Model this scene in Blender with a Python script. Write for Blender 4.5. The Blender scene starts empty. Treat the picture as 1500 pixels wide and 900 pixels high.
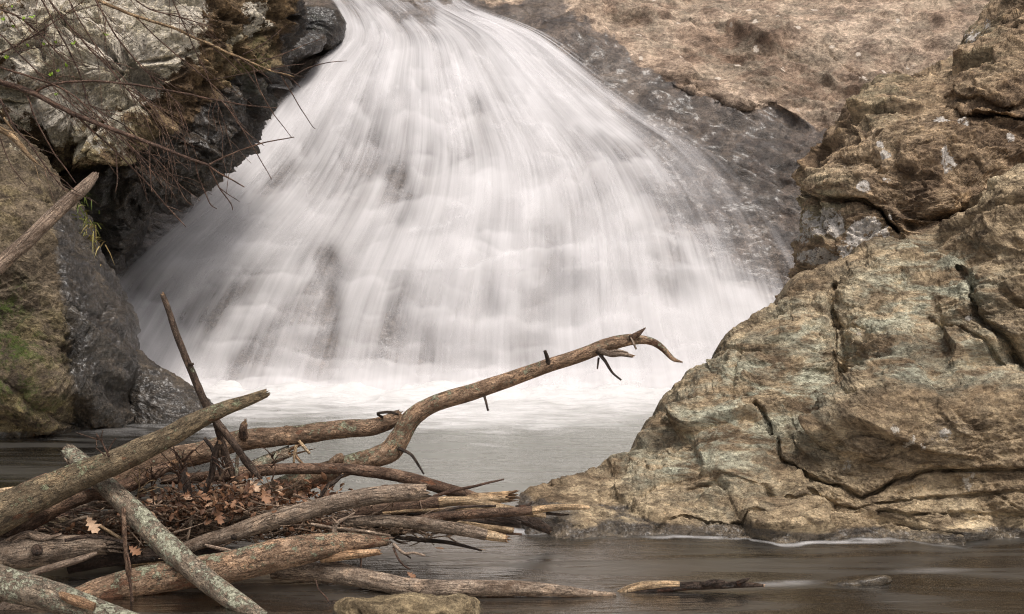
import bpy, math, random
import numpy as np
from mathutils import Vector

# ------------------------------------------------------------------ camera, light, exposure
sc = bpy.context.scene
CAMH, FPX, PITCH = 1.8, 2200.0, math.atan(150 / 2200.0)
cam = bpy.data.objects.new('camera', bpy.data.cameras.new('camera'))
sc.collection.objects.link(cam); sc.camera = cam
cam.location = (0, 0, CAMH)
cam.rotation_euler = (math.pi / 2 - PITCH, 0, 0)
cam.data.sensor_width = 36.0
cam.data.lens = 36.0 * FPX / 1500.0
cam.data.clip_start, cam.data.clip_end = 0.1, 500

SUN_EL, SUN_AZ = math.radians(66), math.radians(138)     # azimuth clockwise from +Y: behind the camera, to the right
world = bpy.data.worlds.new('World'); sc.world = world; world.use_nodes = True
wn = world.node_tree; wn.nodes.clear()
sky = wn.nodes.new('ShaderNodeTexSky'); sky.sky_type = 'NISHITA'; sky.sun_disc = False
sky.sun_elevation, sky.sun_rotation = SUN_EL, SUN_AZ
sky.dust_density, sky.air_density, sky.ozone_density = 4.0, 1.0, 0.5
hs = wn.nodes.new('ShaderNodeHueSaturation'); hs.inputs['Saturation'].default_value = 0.22   # cloud cover greys the sky
tint = wn.nodes.new('ShaderNodeMix'); tint.data_type = 'RGBA'; tint.blend_type = 'MULTIPLY'
tint.inputs[0].default_value = 1.0; tint.inputs[7].default_value = (1.0, 0.97, 0.955, 1)
bg = wn.nodes.new('ShaderNodeBackground'); bg.inputs[1].default_value = 0.105
wo = wn.nodes.new('ShaderNodeOutputWorld')
wn.links.new(sky.outputs[0], hs.inputs['Color']); wn.links.new(hs.outputs[0], tint.inputs[6])
wn.links.new(tint.outputs[2], bg.inputs[0]); wn.links.new(bg.outputs[0], wo.inputs[0])
sl = bpy.data.lights.new('sun', 'SUN'); sl.energy = 1.5; sl.angle = math.radians(12); sl.color = (1.0, 0.945, 0.88)
sun = bpy.data.objects.new('sun', sl); sc.collection.objects.link(sun)
d = Vector((math.sin(SUN_AZ) * math.cos(SUN_EL), math.cos(SUN_AZ) * math.cos(SUN_EL), math.sin(SUN_EL)))
sun.rotation_euler = d.to_track_quat('Z', 'Y').to_euler(); sun.location = d * 30
sc.view_settings.view_transform = 'Standard'; sc.view_settings.look = 'None'
sc.view_settings.gamma = 1.0; sc.view_settings.use_curve_mapping = False
sc.view_settings.exposure = 0.98
sc.cycles.use_denoising = True; sc.cycles.denoising_prefilter = 'NONE'; sc.cycles.filter_width = 1.1
sc.cycles.max_bounces = 8; sc.cycles.transparent_max_bounces = 16

# ------------------------------------------------------------------ helpers
CP, SP = math.cos(PITCH), math.sin(PITCH)
rng = np.random.default_rng(7)
random.seed(7)

def P(u, v, Y):
    """pixel of the 1500x900 photo + distance along the view axis on the ground -> world point(s)"""
    u, v, Y = np.broadcast_arrays(np.asarray(u, float), np.asarray(v, float), np.asarray(Y, float))
    a = (u - 750) / FPX; b = -(v - 450) / FPX
    dy = CP + b * SP; dz = -SP + b * CP
    k = Y / dy
    return np.stack([a * k, Y, CAMH + dz * k], -1)

def YW(v):
    """distance at which the water level shows at picture row v"""
    b = -(np.asarray(v, float) - 450) / FPX
    return CAMH * (CP + b * SP) / (SP - b * CP)

_perm = np.random.default_rng(3).permutation(256).astype(np.int64); _perm = np.concatenate([_perm, _perm, _perm])
_g = np.random.default_rng(4).normal(size=(256, 3)); _g /= np.linalg.norm(_g, axis=1)[:, None]

def pn(Q, seed=0):
    Q = np.asarray(Q, float) + seed * 17.31
    i = np.floor(Q).astype(np.int64); f = Q - i
    w = f * f * f * (f * (f * 6 - 15) + 10); i &= 255
    out = 0
    for dx in (0, 1):
        wx = w[..., 0] if dx else 1 - w[..., 0]
        for dy in (0, 1):
            wy = w[..., 1] if dy else 1 - w[..., 1]
            for dz in (0, 1):
                wz = w[..., 2] if dz else 1 - w[..., 2]
                h = _perm[_perm[_perm[i[..., 0] + dx] + i[..., 1] + dy] + i[..., 2] + dz]
                g = _g[h]
                out = out + wx * wy * wz * (g[..., 0] * (f[..., 0] - dx) + g[..., 1] * (f[..., 1] - dy) + g[..., 2] * (f[..., 2] - dz))
    return out * 1.5

def fbm(Q, octv=5, rough=.5, seed=0, ridged=False):
    a, s, t = 1.0, 0, 0
    Q = np.asarray(Q, float)
    for k in range(octv):
        n = pn(Q * (2.03 ** k), seed + k * 3)
        if ridged: n = 1 - 2 * np.abs(n)
        s = s + a * n; t += a; a *= rough
    return s / t

def smooth(x, a, b):
    t = np.clip((x - a) / (b - a), 0, 1); return t * t * (3 - 2 * t)

def link(o, parent=None):
    sc.collection.objects.link(o)
    if parent is not None: o.parent = parent
    return o

def mesh_obj(name, V, F, mat, parent=None, attrs=None, vattrs=None, origin=None, smooth_=True):
    """V (n,3), F quads (m,4) or list of polygons -> ONE mesh object with its origin at its base"""
    V = np.asarray(V, float)
    if origin is None:
        origin = np.array([V[:, 0].mean(), V[:, 1].mean(), V[:, 2].min()])
    if parent is not None:
        origin = np.array(parent.get('_o', (0, 0, 0)))
    me = bpy.data.meshes.new(name)
    W = V - origin
    if isinstance(F, np.ndarray):
        m = len(F); k = F.shape[1]
        me.vertices.add(len(W)); me.vertices.foreach_set('co', W.astype(np.float32).ravel())
        me.loops.add(m * k); me.loops.foreach_set('vertex_index', F.astype(np.int32).ravel())
        me.polygons.add(m); me.polygons.foreach_set('loop_start', np.arange(0, m * k, k, dtype=np.int32))
        me.polygons.foreach_set('loop_total', np.full(m, k, np.int32))
        me.update(calc_edges=True)
    else:
        me.from_pydata(W.tolist(), [], F)
    me.polygons.foreach_set('use_smooth', np.full(len(me.polygons), smooth_))
    for k, a in (attrs or {}).items():
        at = me.attributes.new(k, 'FLOAT', 'POINT'); at.data.foreach_set('value', np.asarray(a, np.float32).ravel())
    for k, a in (vattrs or {}).items():
        at = me.attributes.new(k, 'FLOAT_VECTOR', 'POINT'); at.data.foreach_set('vector', np.asarray(a, np.float32).ravel())
    me.materials.append(mat); me.update()
    o = bpy.data.objects.new(name, me)
    if parent is None:
        o.location = origin
    ORIG[o.name] = origin
    return link(o, parent)

ORIG = {}
def tag(o, label=None, cat=None, group=None, kind=None):
    if label: o['label'] = label
    if cat: o['category'] = cat
    if group: o['group'] = group
    if kind: o['kind'] = kind
    return o

def part(name, V, F, mat, parent, **kw):
    """a mesh whose coordinates are given in the world, parented to a thing whose origin is known"""
    o0 = ORIG[parent.name]
    me_o = mesh_obj(name, np.asarray(V, float) - o0, F, mat, None, origin=np.zeros(3), **kw)
    me_o.parent = parent; ORIG[me_o.name] = o0
    return me_o

def gridF(n, m, wrap=False):
    """quads of an n x m vertex grid (row major), wrap joins last column to first"""
    i, j = np.meshgrid(np.arange(n - 1), np.arange(m if wrap else m - 1), indexing='ij')
    j2 = (j + 1) % m
    return np.stack([i * m + j, i * m + j2, (i + 1) * m + j2, (i + 1) * m + j], -1).reshape(-1, 4)

def gnorm(G, wrap=False):
    du = np.gradient(G, axis=0)
    if wrap: dv = (np.roll(G, -1, 1) - np.roll(G, 1, 1)) / 2
    else: dv = np.gradient(G, axis=1)
    n = np.cross(du, dv); n /= np.linalg.norm(n, axis=-1, keepdims=True) + 1e-9
    return n

def polydist(u, v, pts):
    """distance in pixels from (u,v) to a polyline"""
    best = np.full(np.shape(u), 1e9)
    for (a, b), (c, d_) in zip(pts[:-1], pts[1:]):
        L = (c - a) ** 2 + (d_ - b) ** 2
        t = np.clip(((u - a) * (c - a) + (v - b) * (d_ - b)) / L, 0, 1)
        best = np.minimum(best, np.hypot(u - a - t * (c - a), v - b - t * (d_ - b)))
    return best

def rbf(ctrl, u, v, lin=True):
    C = np.array(ctrl, float); n = len(C); s = 100.0
    def phi(r): return r
    A = np.zeros((n + 3, n + 3))
    D = np.hypot(C[:, None, 0] - C[None, :, 0], C[:, None, 1] - C[None, :, 1]) / s
    A[:n, :n] = np.sqrt(D * D + .25)
    A[:n, n] = 1; A[:n, n + 1] = C[:, 0] / s; A[:n, n + 2] = C[:, 1] / s
    A[n:, :n] = A[:n, n:].T
    w = np.linalg.solve(A, np.concatenate([C[:, 2], np.zeros(3)]))
    out = w[n] + w[n + 1] * u / s + w[n + 2] * v / s
    for k in range(n):
        r = np.hypot(u - C[k, 0], v - C[k, 1]) / s
        out = out + w[k] * np.sqrt(r * r + .25)
    return out

def blur(A, k, axis):
    pad = [(0, 0)] * A.ndim; pad[axis] = (k, k)
    B = np.pad(A, pad, mode='edge'); c = np.cumsum(B, axis)
    z = np.zeros_like(np.take(c, [0], axis)); c = np.concatenate([z, c], axis)
    n = A.shape[axis]; w = 2 * k + 1
    return (np.take(c, np.arange(w, w + n), axis) - np.take(c, np.arange(0, n), axis)) / w

# ------------------------------------------------------------------ node shorthand
class M:
    def __init__(s, name):
        s.m = bpy.data.materials.new(name); s.m.use_nodes = True
        s.t = s.m.node_tree; s.t.nodes.clear()
        s.out = s.t.nodes.new('ShaderNodeOutputMaterial')
    def n(s, typ, ins=None, **props):
        nd = s.t.nodes.new('ShaderNode' + typ)
        for k, v in props.items(): setattr(nd, k, v)
        for k, v in (ins or {}).items():
            sk = nd.inputs[k]
            if hasattr(v, 'is_linked') or isinstance(v, bpy.types.NodeSocket): s.t.links.new(v, sk)
            else: sk.default_value = v
        return nd
    def coord(s, scale=(1, 1, 1), src='Object', rot=(0, 0, 0)):
        c = s.n('TexCoord').outputs[src] if src != 'bark' else s.n('Attribute', attribute_name='bark').outputs['Vector']
        return s.n('Mapping', {'Vector': c, 'Scale': scale, 'Rotation': rot}).outputs[0]
    def noise(s, vec, scale, detail=6, rough=.6, dist=0, lac=2.0):
        return s.n('TexNoise', {'Vector': vec, 'Scale': scale, 'Detail': detail, 'Roughness': rough, 'Distortion': dist, 'Lacunarity': lac}).outputs['Fac']
    def ramp(s, fac, stops, interp='LINEAR'):
        r = s.n('ValToRGB', {'Fac': fac}); e = r.color_ramp; e.interpolation = interp
        while len(e.elements) < len(stops): e.elements.new(.5)
        for el, (p, c) in zip(e.elements, stops):
            el.position = p; el.color = (*c, 1) if not np.isscalar(c) else (c, c, c, 1)
        return r.outputs['Color']
    def math(s, op, a, b=0.0, clamp=False):
        return s.n('Math', {0: a, 1: b}, operation=op, use_clamp=clamp).outputs[0]
    def mr(s, x, a, b, c=0.0, d=1.0, sm=True):
        return s.n('MapRange', {'Value': x, 'From Min': a, 'From Max': b, 'To Min': c, 'To Max': d},
                   interpolation_type='SMOOTHSTEP' if sm else 'LINEAR').outputs[0]
    def mix(s, f, a, b, blend='MIX'):
        col = lambda c: (*c, 1) if isinstance(c, tuple) and len(c) == 3 else c
        return s.n('Mix', {0: f, 6: col(a), 7: col(b)}, data_type='RGBA', blend_type=blend).outputs[2]
    def attr(s, name): return s.n('Attribute', attribute_name=name).outputs['Fac']
    def bump(s, h, strength, dist, normal=None):
        i = {'Height': h, 'Strength': strength, 'Distance': dist}
        if normal is not None: i['Normal'] = normal
        return s.n('Bump', i).outputs[0]
    def pbsdf(s, col, rough, normal=None, spec=.4, **kw):
        c = (*col, 1) if isinstance(col, tuple) else col
        i = {'Base Color': c, 'Roughness': rough, 'Specular IOR Level': spec}
        if normal is not None: i['Normal'] = normal
        i.update(kw)
        return s.n('BsdfPrincipled', i).outputs[0]
    def done(s, sh):
        s.t.links.new(sh, s.out.inputs[0]); return s.m

def rock_mat(name, cols, tint_col, lichen_col, lich_noise=(9, .56), strata=(1, 1, 3.5), rot=(0, 0, 0), spots=None, moss=None, wetdark=.32, bumpk=1.0, sc_=1.0, lich2=None, crackk=1.0, grain=1.0, coat=1.0, edgek=.7, dist=1.0):
    m = M(name)
    ob = m.coord(); st = m.coord(strata, rot=rot)
    n1 = m.noise(ob, 1.3 * sc_, 9, .66, .5)
    c = m.ramp(n1, [(.32, cols[0]), (.45, cols[1]), (.56, cols[2]), (.70, cols[3])])
    n2 = m.noise(st, 4.5 * sc_, 9, .72, .8 * dist)
    c = m.mix(m.mr(n2, .38, .62), m.mix(1.0, c, (.50, .47, .44), 'MULTIPLY'), m.mix(1.0, c, (1.42, 1.38, 1.28), 'MULTIPLY'))
    n3 = m.noise(st, 3.1 * sc_, 8, .68, .6)
    g = m.math('MULTIPLY', m.attr('grn'), m.mr(n3, .42, .60))
    tc = m.mix(1.0, (*tint_col, 1), m.ramp(m.noise(st, 14 * sc_, 8, .75, .3), [(.35, .62), (.65, 1.3)]), 'MULTIPLY')
    c = m.mix(m.math('MULTIPLY', g, .85), c, tc)
    n4 = m.noise(ob, 30 * sc_, 8, .8)
    c = m.mix(grain, c, m.mix(1.0, c, m.ramp(n4, [(.32, .38), (.5, 1.0), (.68, 1.75)]), 'MULTIPLY'))
    # dark pits, mineral stains and the lines of the foliation
    n7 = m.noise(st, 11 * sc_, 8, .75, .4 * dist)
    c = m.mix(m.mr(n7, .58, .66, 0, .7), c, cols[0])
    n8 = m.noise(st, 2.6 * sc_, 6, .6, 1.1 * dist)
    ln = m.mr(m.math('ABSOLUTE', m.math('SUBTRACT', n8, .5)), .0, .022, 1, 0)
    n9 = m.noise(st, 7.5 * sc_, 5, .6, .9)
    ln2 = m.mr(m.math('ABSOLUTE', m.math('SUBTRACT', n9, .5)), .0, .028, 1, 0)
    lines = m.math('MULTIPLY', m.math('ADD', m.math('MULTIPLY', ln, m.mr(n1, .4, .6)), m.math('MULTIPLY', ln2, m.mr(n3, .45, .6)), True), crackk, True)
    c = m.mix(m.math('MULTIPLY', lines, .6), c, m.mix(1.0, c, (.35, .33, .31), 'MULTIPLY'))
    # lichen crust
    nl = m.noise(ob, lich_noise[0], 10, .78, .3)
    lm = m.mr(m.math('ADD', nl, m.math('MULTIPLY', m.math('SUBTRACT', m.attr('lich'), .5), .42)), lich_noise[1], lich_noise[1] + .035)
    lcol = m.mix(1.0, (*lichen_col, 1), m.ramp(m.noise(ob, 30, 8, .8), [(.34, .40), (.66, 1.3)]), 'MULTIPLY')
    if lich2: lcol = m.mix(m.mr(m.noise(ob, 2.2, 6, .7), .44, .56), lcol, m.mix(1.0, (*lich2, 1), m.ramp(m.noise(ob, 34, 8, .8), [(.36, .3), (.66, 1.25)]), 'MULTIPLY'))
    c = m.mix(lm, c, lcol)
    if spots:
        vr = m.n('TexVoronoi', {'Vector': m.n('Mapping', {'Vector': m.mix(.12, ob, m.n('TexNoise', {'Vector': ob, 'Scale': 9.0}).outputs['Color']), 'Scale': (1, 1, 1)}).outputs[0], 'Scale': spots[0], 'Randomness': 1.0}).outputs
        keep = m.math('GREATER_THAN', m.n('SeparateColor', {0: vr['Color']}).outputs[0], spots[1])
        sm = m.math('MULTIPLY', m.mr(m.math('ADD', vr['Distance'], m.math('MULTIPLY', m.math('SUBTRACT', n4, .5), .25)), spots[2], spots[2] * .72), keep)
        c = m.mix(m.math('MULTIPLY', sm, .8), c, spots[3])
    if moss:
        mm = m.math('MULTIPLY', m.attr('moss'), m.mr(m.noise(ob, 7, 9, .75, .2), .46, .60))
        c = m.mix(m.math('MULTIPLY', mm, .9), c, m.mix(m.noise(ob, 30, 3), (moss[0] * .45, moss[1] * .45, moss[2] * .45), moss))
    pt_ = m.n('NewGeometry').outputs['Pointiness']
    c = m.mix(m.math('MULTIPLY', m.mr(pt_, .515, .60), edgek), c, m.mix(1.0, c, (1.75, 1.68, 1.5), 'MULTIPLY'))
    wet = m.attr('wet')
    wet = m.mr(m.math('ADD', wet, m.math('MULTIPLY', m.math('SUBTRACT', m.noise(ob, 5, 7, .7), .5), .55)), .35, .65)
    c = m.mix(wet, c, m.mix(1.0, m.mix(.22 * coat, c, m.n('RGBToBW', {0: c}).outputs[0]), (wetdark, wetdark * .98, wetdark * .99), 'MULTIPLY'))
    nb = m.bump(m.math('SUBTRACT', m.noise(st, 7 * sc_, 10, .75, .7 * dist), m.math('MULTIPLY', lines, .25)), 1.0, .11 * bumpk)
    nb = m.bump(m.math('ADD', n4, m.math('MULTIPLY', lm, .3)), 1.0, .022 * bumpk, nb)
    film = m.bump(m.noise(st, 3.2 * sc_, 4, .5, .8), .5, .10)
    film = m.bump(m.noise(ob, 13 * sc_, 3, .6), .3, .03, film)
    rough = m.mr(wet, 0, 1, .9, .34, False)
    rough = m.math('ADD', rough, m.math('MULTIPLY', m.math('SUBTRACT', n4, .5), .25))
    return m.done(m.pbsdf(c, rough, nb, m.mr(wet, 0, 1, .25, .6, False), **{'Coat Weight': m.math('MULTIPLY', wet, coat), 'Coat Roughness': .3, 'Coat IOR': 1.5, 'Coat Normal': film}))

# ------------------------------------------------------------------ materials
MAT = {}
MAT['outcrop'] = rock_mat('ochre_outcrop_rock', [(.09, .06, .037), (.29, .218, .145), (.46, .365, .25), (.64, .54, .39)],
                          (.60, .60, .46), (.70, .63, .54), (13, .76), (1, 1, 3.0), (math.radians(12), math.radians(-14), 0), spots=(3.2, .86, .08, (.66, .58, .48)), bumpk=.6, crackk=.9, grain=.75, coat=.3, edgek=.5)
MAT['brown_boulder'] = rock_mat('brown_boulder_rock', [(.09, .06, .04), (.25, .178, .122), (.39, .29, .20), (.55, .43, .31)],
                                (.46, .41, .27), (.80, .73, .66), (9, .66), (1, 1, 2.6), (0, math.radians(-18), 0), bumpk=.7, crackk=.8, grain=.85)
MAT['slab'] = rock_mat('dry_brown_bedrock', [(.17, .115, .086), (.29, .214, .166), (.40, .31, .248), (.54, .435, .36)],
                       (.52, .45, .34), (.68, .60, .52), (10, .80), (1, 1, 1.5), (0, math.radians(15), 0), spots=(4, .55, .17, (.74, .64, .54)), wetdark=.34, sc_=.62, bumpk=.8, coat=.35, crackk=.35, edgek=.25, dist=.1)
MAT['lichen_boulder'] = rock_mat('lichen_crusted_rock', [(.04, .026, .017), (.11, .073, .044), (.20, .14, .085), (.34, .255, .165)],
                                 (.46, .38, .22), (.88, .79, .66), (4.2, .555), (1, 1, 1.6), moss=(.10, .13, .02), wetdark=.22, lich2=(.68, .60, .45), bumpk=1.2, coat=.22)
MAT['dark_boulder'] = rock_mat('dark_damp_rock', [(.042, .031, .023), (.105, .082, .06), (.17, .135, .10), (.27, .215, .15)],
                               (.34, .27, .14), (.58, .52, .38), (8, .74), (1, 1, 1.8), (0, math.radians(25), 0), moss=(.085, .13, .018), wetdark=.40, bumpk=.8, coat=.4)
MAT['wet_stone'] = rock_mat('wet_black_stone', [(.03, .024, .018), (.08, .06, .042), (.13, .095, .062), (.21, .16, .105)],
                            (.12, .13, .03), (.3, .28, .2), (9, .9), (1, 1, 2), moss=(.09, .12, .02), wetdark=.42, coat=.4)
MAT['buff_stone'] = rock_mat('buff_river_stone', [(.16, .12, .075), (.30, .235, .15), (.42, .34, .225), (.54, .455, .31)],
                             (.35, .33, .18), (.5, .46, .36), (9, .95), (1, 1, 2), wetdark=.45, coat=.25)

def bark_mat(name, c0, c1, c2, lichen=None, lthr=.6, rough=.85, peel=None, moss=False, furrow=1.0, stretch=.30):
    m = M(name)
    rnd = m.n('ObjectInfo').outputs['Random']
    off = m.n('CombineXYZ', {0: m.math('MULTIPLY', rnd, 37.), 1: m.math('MULTIPLY', rnd, 91.), 2: 0.0}).outputs[0]
    add = lambda v: m.n('VectorMath', {0: v, 1: off}, operation='ADD').outputs[0]
    b1, b2, ob = add(m.coord((1, 1, stretch), 'bark')), add(m.coord((1, 1, .45), 'bark')), add(m.coord((1, 1, 1), 'bark'))
    n1 = m.noise(b1, 48, 9, .74, .5)
    c = m.ramp(n1, [(.34, c0), (.5, c1), (.66, c2)])
    n2 = m.noise(ob, 9, 7, .7)
    c = m.mix(1.0, c, m.ramp(n2, [(.34, (.42, .37, .33)), (.5, (1, 1, 1)), (.66, (1.5, 1.42, 1.32))]), 'MULTIPLY')
    n5 = m.noise(ob, 120, 6, .8)
    c = m.mix(1.0, c, m.ramp(n5, [(.34, .42), (.66, 1.6)]), 'MULTIPLY')
    fu = m.mr(m.math('ABSOLUTE', m.math('SUBTRACT', m.noise(b1, 30, 5, .62, .8), .5)), 0, .035, 1, 0)
    fu = m.math('MULTIPLY', fu, m.mr(n2, .38, .55))
    c = m.mix(m.math('MULTIPLY', fu, .75 * furrow), c, m.mix(1.0, c, (.22, .2, .18), 'MULTIPLY'))
    # short cross cracks
    xc = m.mr(m.math('ABSOLUTE', m.math('SUBTRACT', m.noise(add(m.coord((.5, .5, 1.6), 'bark')), 22, 5, .62, .6), .5)), 0, .016, 1, 0)
    xc = m.math('MULTIPLY', xc, m.mr(n1, .5, .6)); c = m.mix(m.math('MULTIPLY', xc, .6 * furrow), c, (c0[0] * .4, c0[1] * .4, c0[2] * .4))
    vv = m.mr(rnd, 0, 1, .8, 1.2, False)
    c = m.mix(1.0, c, m.n('CombineColor', {0: vv, 1: vv, 2: vv}).outputs[0], 'MULTIPLY')
    pm = 0.0
    if peel:
        pm = m.mr(m.noise(b2, 11, 7, .66, .4), .60, .63)
        c = m.mix(pm, c, m.mix(1.0, (*peel, 1), m.ramp(n1, [(.36, .45), (.64, 1.4)]), 'MULTIPLY'))
    h = m.math('ADD', n1, m.math('MULTIPLY', m.noise(b2, 25, 7, .7), .8))
    h = m.math('SUBTRACT', h, m.math('MULTIPLY', m.math('ADD', fu, xc), .35))
    h = m.math('ADD', h, m.math('MULTIPLY', n5, .35))
    if peel: h = m.math('SUBTRACT', h, m.math('MULTIPLY', pm, .5))
    if lichen:
        nz = m.n('SeparateXYZ', {0: m.n('NewGeometry').outputs['Normal']}).outputs[2]
        nl = m.math('ADD', m.noise(ob, 24, 9, .78, .3), m.math('MULTIPLY', nz, .04))
        nl = m.math('ADD', nl, m.math('MULTIPLY', m.math('SUBTRACT', m.noise(ob, 4, 3), .5), .35))
        lm = m.mr(nl, lthr, lthr + .045)
        lc = m.mix(m.mr(m.noise(ob, 75, 7, .8), .36, .64), (lichen[0] * .38, lichen[1] * .38, lichen[2] * .32), (lichen[0] * 1.4, lichen[1] * 1.38, lichen[2] * 1.36))
        c = m.mix(m.math('MULTIPLY', lm, .92), c, lc)
        h = m.math('ADD', h, m.math('MULTIPLY', lm, m.noise(ob, 90, 5, .7)))
    nb = m.bump(h, 1.0, .022)
    return m.done(m.pbsdf(c, rough, nb, .3))

LICH = (.40, .41, .29)
MAT['bark_lichen'] = bark_mat('grey_bark_with_lichen', (.065, .042, .028), (.27, .175, .112), (.46, .325, .222), LICH, .572, peel=(.20, .10, .058))
MAT['bark_crusted'] = bark_mat('bark_heavy_with_lichen', (.085, .066, .050), (.26, .205, .15), (.44, .355, .27), (.50, .50, .385), .525)
MAT['bark_green'] = bark_mat('olive_bark', (.06, .043, .026), (.20, .15, .092), (.36, .285, .185), (.36, .37, .24), .575, peel=(.17, .085, .045))
MAT['bark_brown'] = bark_mat('brown_bark', (.045, .027, .018), (.165, .10, .066), (.30, .205, .142), (.30, .32, .22), .72, peel=(.19, .085, .045))
MAT['bark_grey'] = bark_mat('weathered_grey_bark', (.09, .066, .05), (.28, .21, .155), (.47, .375, .29), (.36, .38, .28), .74, stretch=.2)
MAT['bark_dark'] = bark_mat('wet_dark_bark', (.018, .012, .009), (.055, .037, .028), (.12, .085, .063), None, rough=.36, peel=(.10, .045, .026))
MAT['bark_twig'] = bark_mat('red_brown_twig_bark', (.045, .024, .016), (.11, .062, .042), (.22, .145, .105), None, rough=.6)
MAT['bark_pale_twig'] = bark_mat('pale_twig_bark', (.18, .115, .06), (.32, .215, .12), (.46, .34, .21), None, rough=.6)
MAT['wood_pale'] = bark_mat('bare_pale_wood', (.22, .14, .078), (.44, .31, .185), (.60, .46, .31), None, rough=.7, peel=(.26, .16, .09), furrow=.6, stretch=.1)
MAT['wood_split'] = bark_mat('split_orange_wood', (.16, .085, .045), (.36, .22, .125), (.56, .39, .245), None, rough=.75, stretch=.1)
MAT['wood_grey'] = bark_mat('weathered_bare_wood', (.11, .075, .052), (.26, .19, .14), (.43, .335, .26), None, rough=.8, stretch=.1)

def ledges(G, sx, sy, L, amp, seed, wob=.16):
    """layered rock: a saw-tooth relief across the bedding, broken up along it"""
    q = G[..., 2] + sx * G[..., 0] + sy * G[..., 1] + wob * fbm(G * .9, 4, .55, seed) + .02 * fbm(G * 5, 3, .6, seed + 3)
    ph = q / L; k = np.floor(ph); f_ = ph - k
    h = pn(np.stack([G[..., 0] * 1.1 + k * 3.7, G[..., 1] * 1.1, k * 1.9], -1), seed + 7)
    return amp * smooth(h, -.15, .4) * (f_ ** 1.6 * smooth(1 - f_, 0, .10) - .3)
def facets(G, L, amp, seed, sc3=(1, 1, 1.7), tilt=.3):
    """fractured faces: every cell is a plane of its own tilt, meeting its neighbours along creases"""
    shp = G.shape[:-1]
    p = (G * np.array(sc3)).reshape(-1, 3); p[:, 2] += tilt * p[:, 0]
    p = p + .25 * L * np.stack([pn(p * 1.3 / L, seed + 1), pn(p * 1.3 / L, seed + 2), pn(p * 1.3 / L, seed + 3)], -1)
    p = p / L; i0 = np.floor(p).astype(np.int64)
    d1 = np.full(len(p), 9.); d2 = np.full(len(p), 9.); val = np.zeros(len(p))
    for dx in (-1, 0, 1):
        for dy in (-1, 0, 1):
            for dz in (-1, 0, 1):
                c = i0 + np.array([dx, dy, dz])
                h = _perm[_perm[_perm[(c[:, 0] + seed) & 255] + (c[:, 1] & 255)] + (c[:, 2] & 255)]
                r_ = _g[h] * .45 + .5
                q = p - (c + r_); dd = np.linalg.norm(q, axis=1)
                n_ = _g[(h + 97) & 255]; vv_ = (q * n_).sum(1) + .5 * _g[(h + 31) & 255][:, 0]
                nearer = dd < d1
                d2 = np.where(nearer, d1, np.minimum(d2, dd)); val = np.where(nearer, vv_, val); d1 = np.where(nearer, dd, d1)
    w = smooth(d2 - d1, 0, .10)
    return (amp * (val * (.25 + .75 * w) - .10 * (1 - w))).reshape(shp)
# ------------------------------------------------------------------ bedrock (the stepped slope under and beside the fall)
VB = [-420, -220, -120, -30, 15, 60, 105, 160, 240, 320, 395, 470, 540, 572, 620, 700]
YB = [33, 26.5, 23.4, 21, 19.7, 18.9, 18.35, 17.8, 17.1, 16.5, 16.0, 15.6, 15.25, 15.05, 14.7, 14.2]
def slopeY(u, v):
    y = np.interp(v, VB, YB)
    y = y + (-1.3) * smooth(u, 900, 1500) * smooth(v, 500, 100) + .25 * smooth(np.abs(u - 640), 250, 620)
    return y
WETLINE = [(560, -60), (620, -25), (700, 0), (800, 2), (900, 55), (960, 105), (1010, 138), (1070, 160), (1130, 150), (1180, 182), (1240, 192), (1500, 215), (1900, 260)]
nv, nu = 420, 560
uu, vv = np.meshgrid(np.linspace(-420, 1900, nu), np.concatenate([np.linspace(-420, -60, 70), np.linspace(-58, 690, nv - 70)]), indexing='xy')
wl = np.interp(uu, [p[0] for p in WETLINE], [p[1] for p in WETLINE])
below = vv - wl + 9 * pn(np.stack([uu / 60, vv / 60, 0 * uu], -1), 2) + 5 * pn(np.stack([uu / 17, vv / 17, 0 * uu], -1), 4)
Yc = slopeY(uu, vv)
step = .13 * smooth(below, -6, 8) * smooth(uu, 940, 1020) * smooth(uu, 1200, 1130)     # the small lip between dry slab and wet chute
Yc = Yc + step
G = P(uu, vv, Yc)
N = gnorm(G); N *= -np.sign(N[..., 1:2])
S = G * np.array([1, 1, 3.0]); S[..., 2] += G[..., 0] * .5
disp = .16 * fbm(G * .8, 4, .5, 1) + .075 * fbm(S * 1.6, 5, .6, 5) + .045 * fbm(S * 3.2, 5, .62, 9, True) - .03 + ledges(G, .35, -.3, .5, .13, 12) + ledges(G, .35, -.3, .17, .05, 14) + (1 - .75 * smooth(below, -10, 10)) * (facets(G, 1.1, .12, 15, (1, .8, 1.4)) + facets(G, .4, .035, 16, (1, .8, 1.4)))
G2 = G - N * 0 + np.where(N[..., 1:2] < 0, N, -N) * disp[..., None]
nsn = fbm(G * 2.2, 4, .6, 31)
wet = smooth(below + 26 * nsn, -14, 16)
mesh = mesh_obj('bedrock_slope', G2.reshape(-1, 3), gridF(nv, nu), MAT['slab'],
                attrs={'wet': wet.ravel(), 'lich': (.12 + .25 * smooth(below, -20, -60)).ravel(), 'grn': (smooth(below, 0, -30) * .35 + smooth(below, 0, 30) * .25).ravel()}, origin=np.zeros(3))
tag(mesh, kind='structure')

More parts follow.
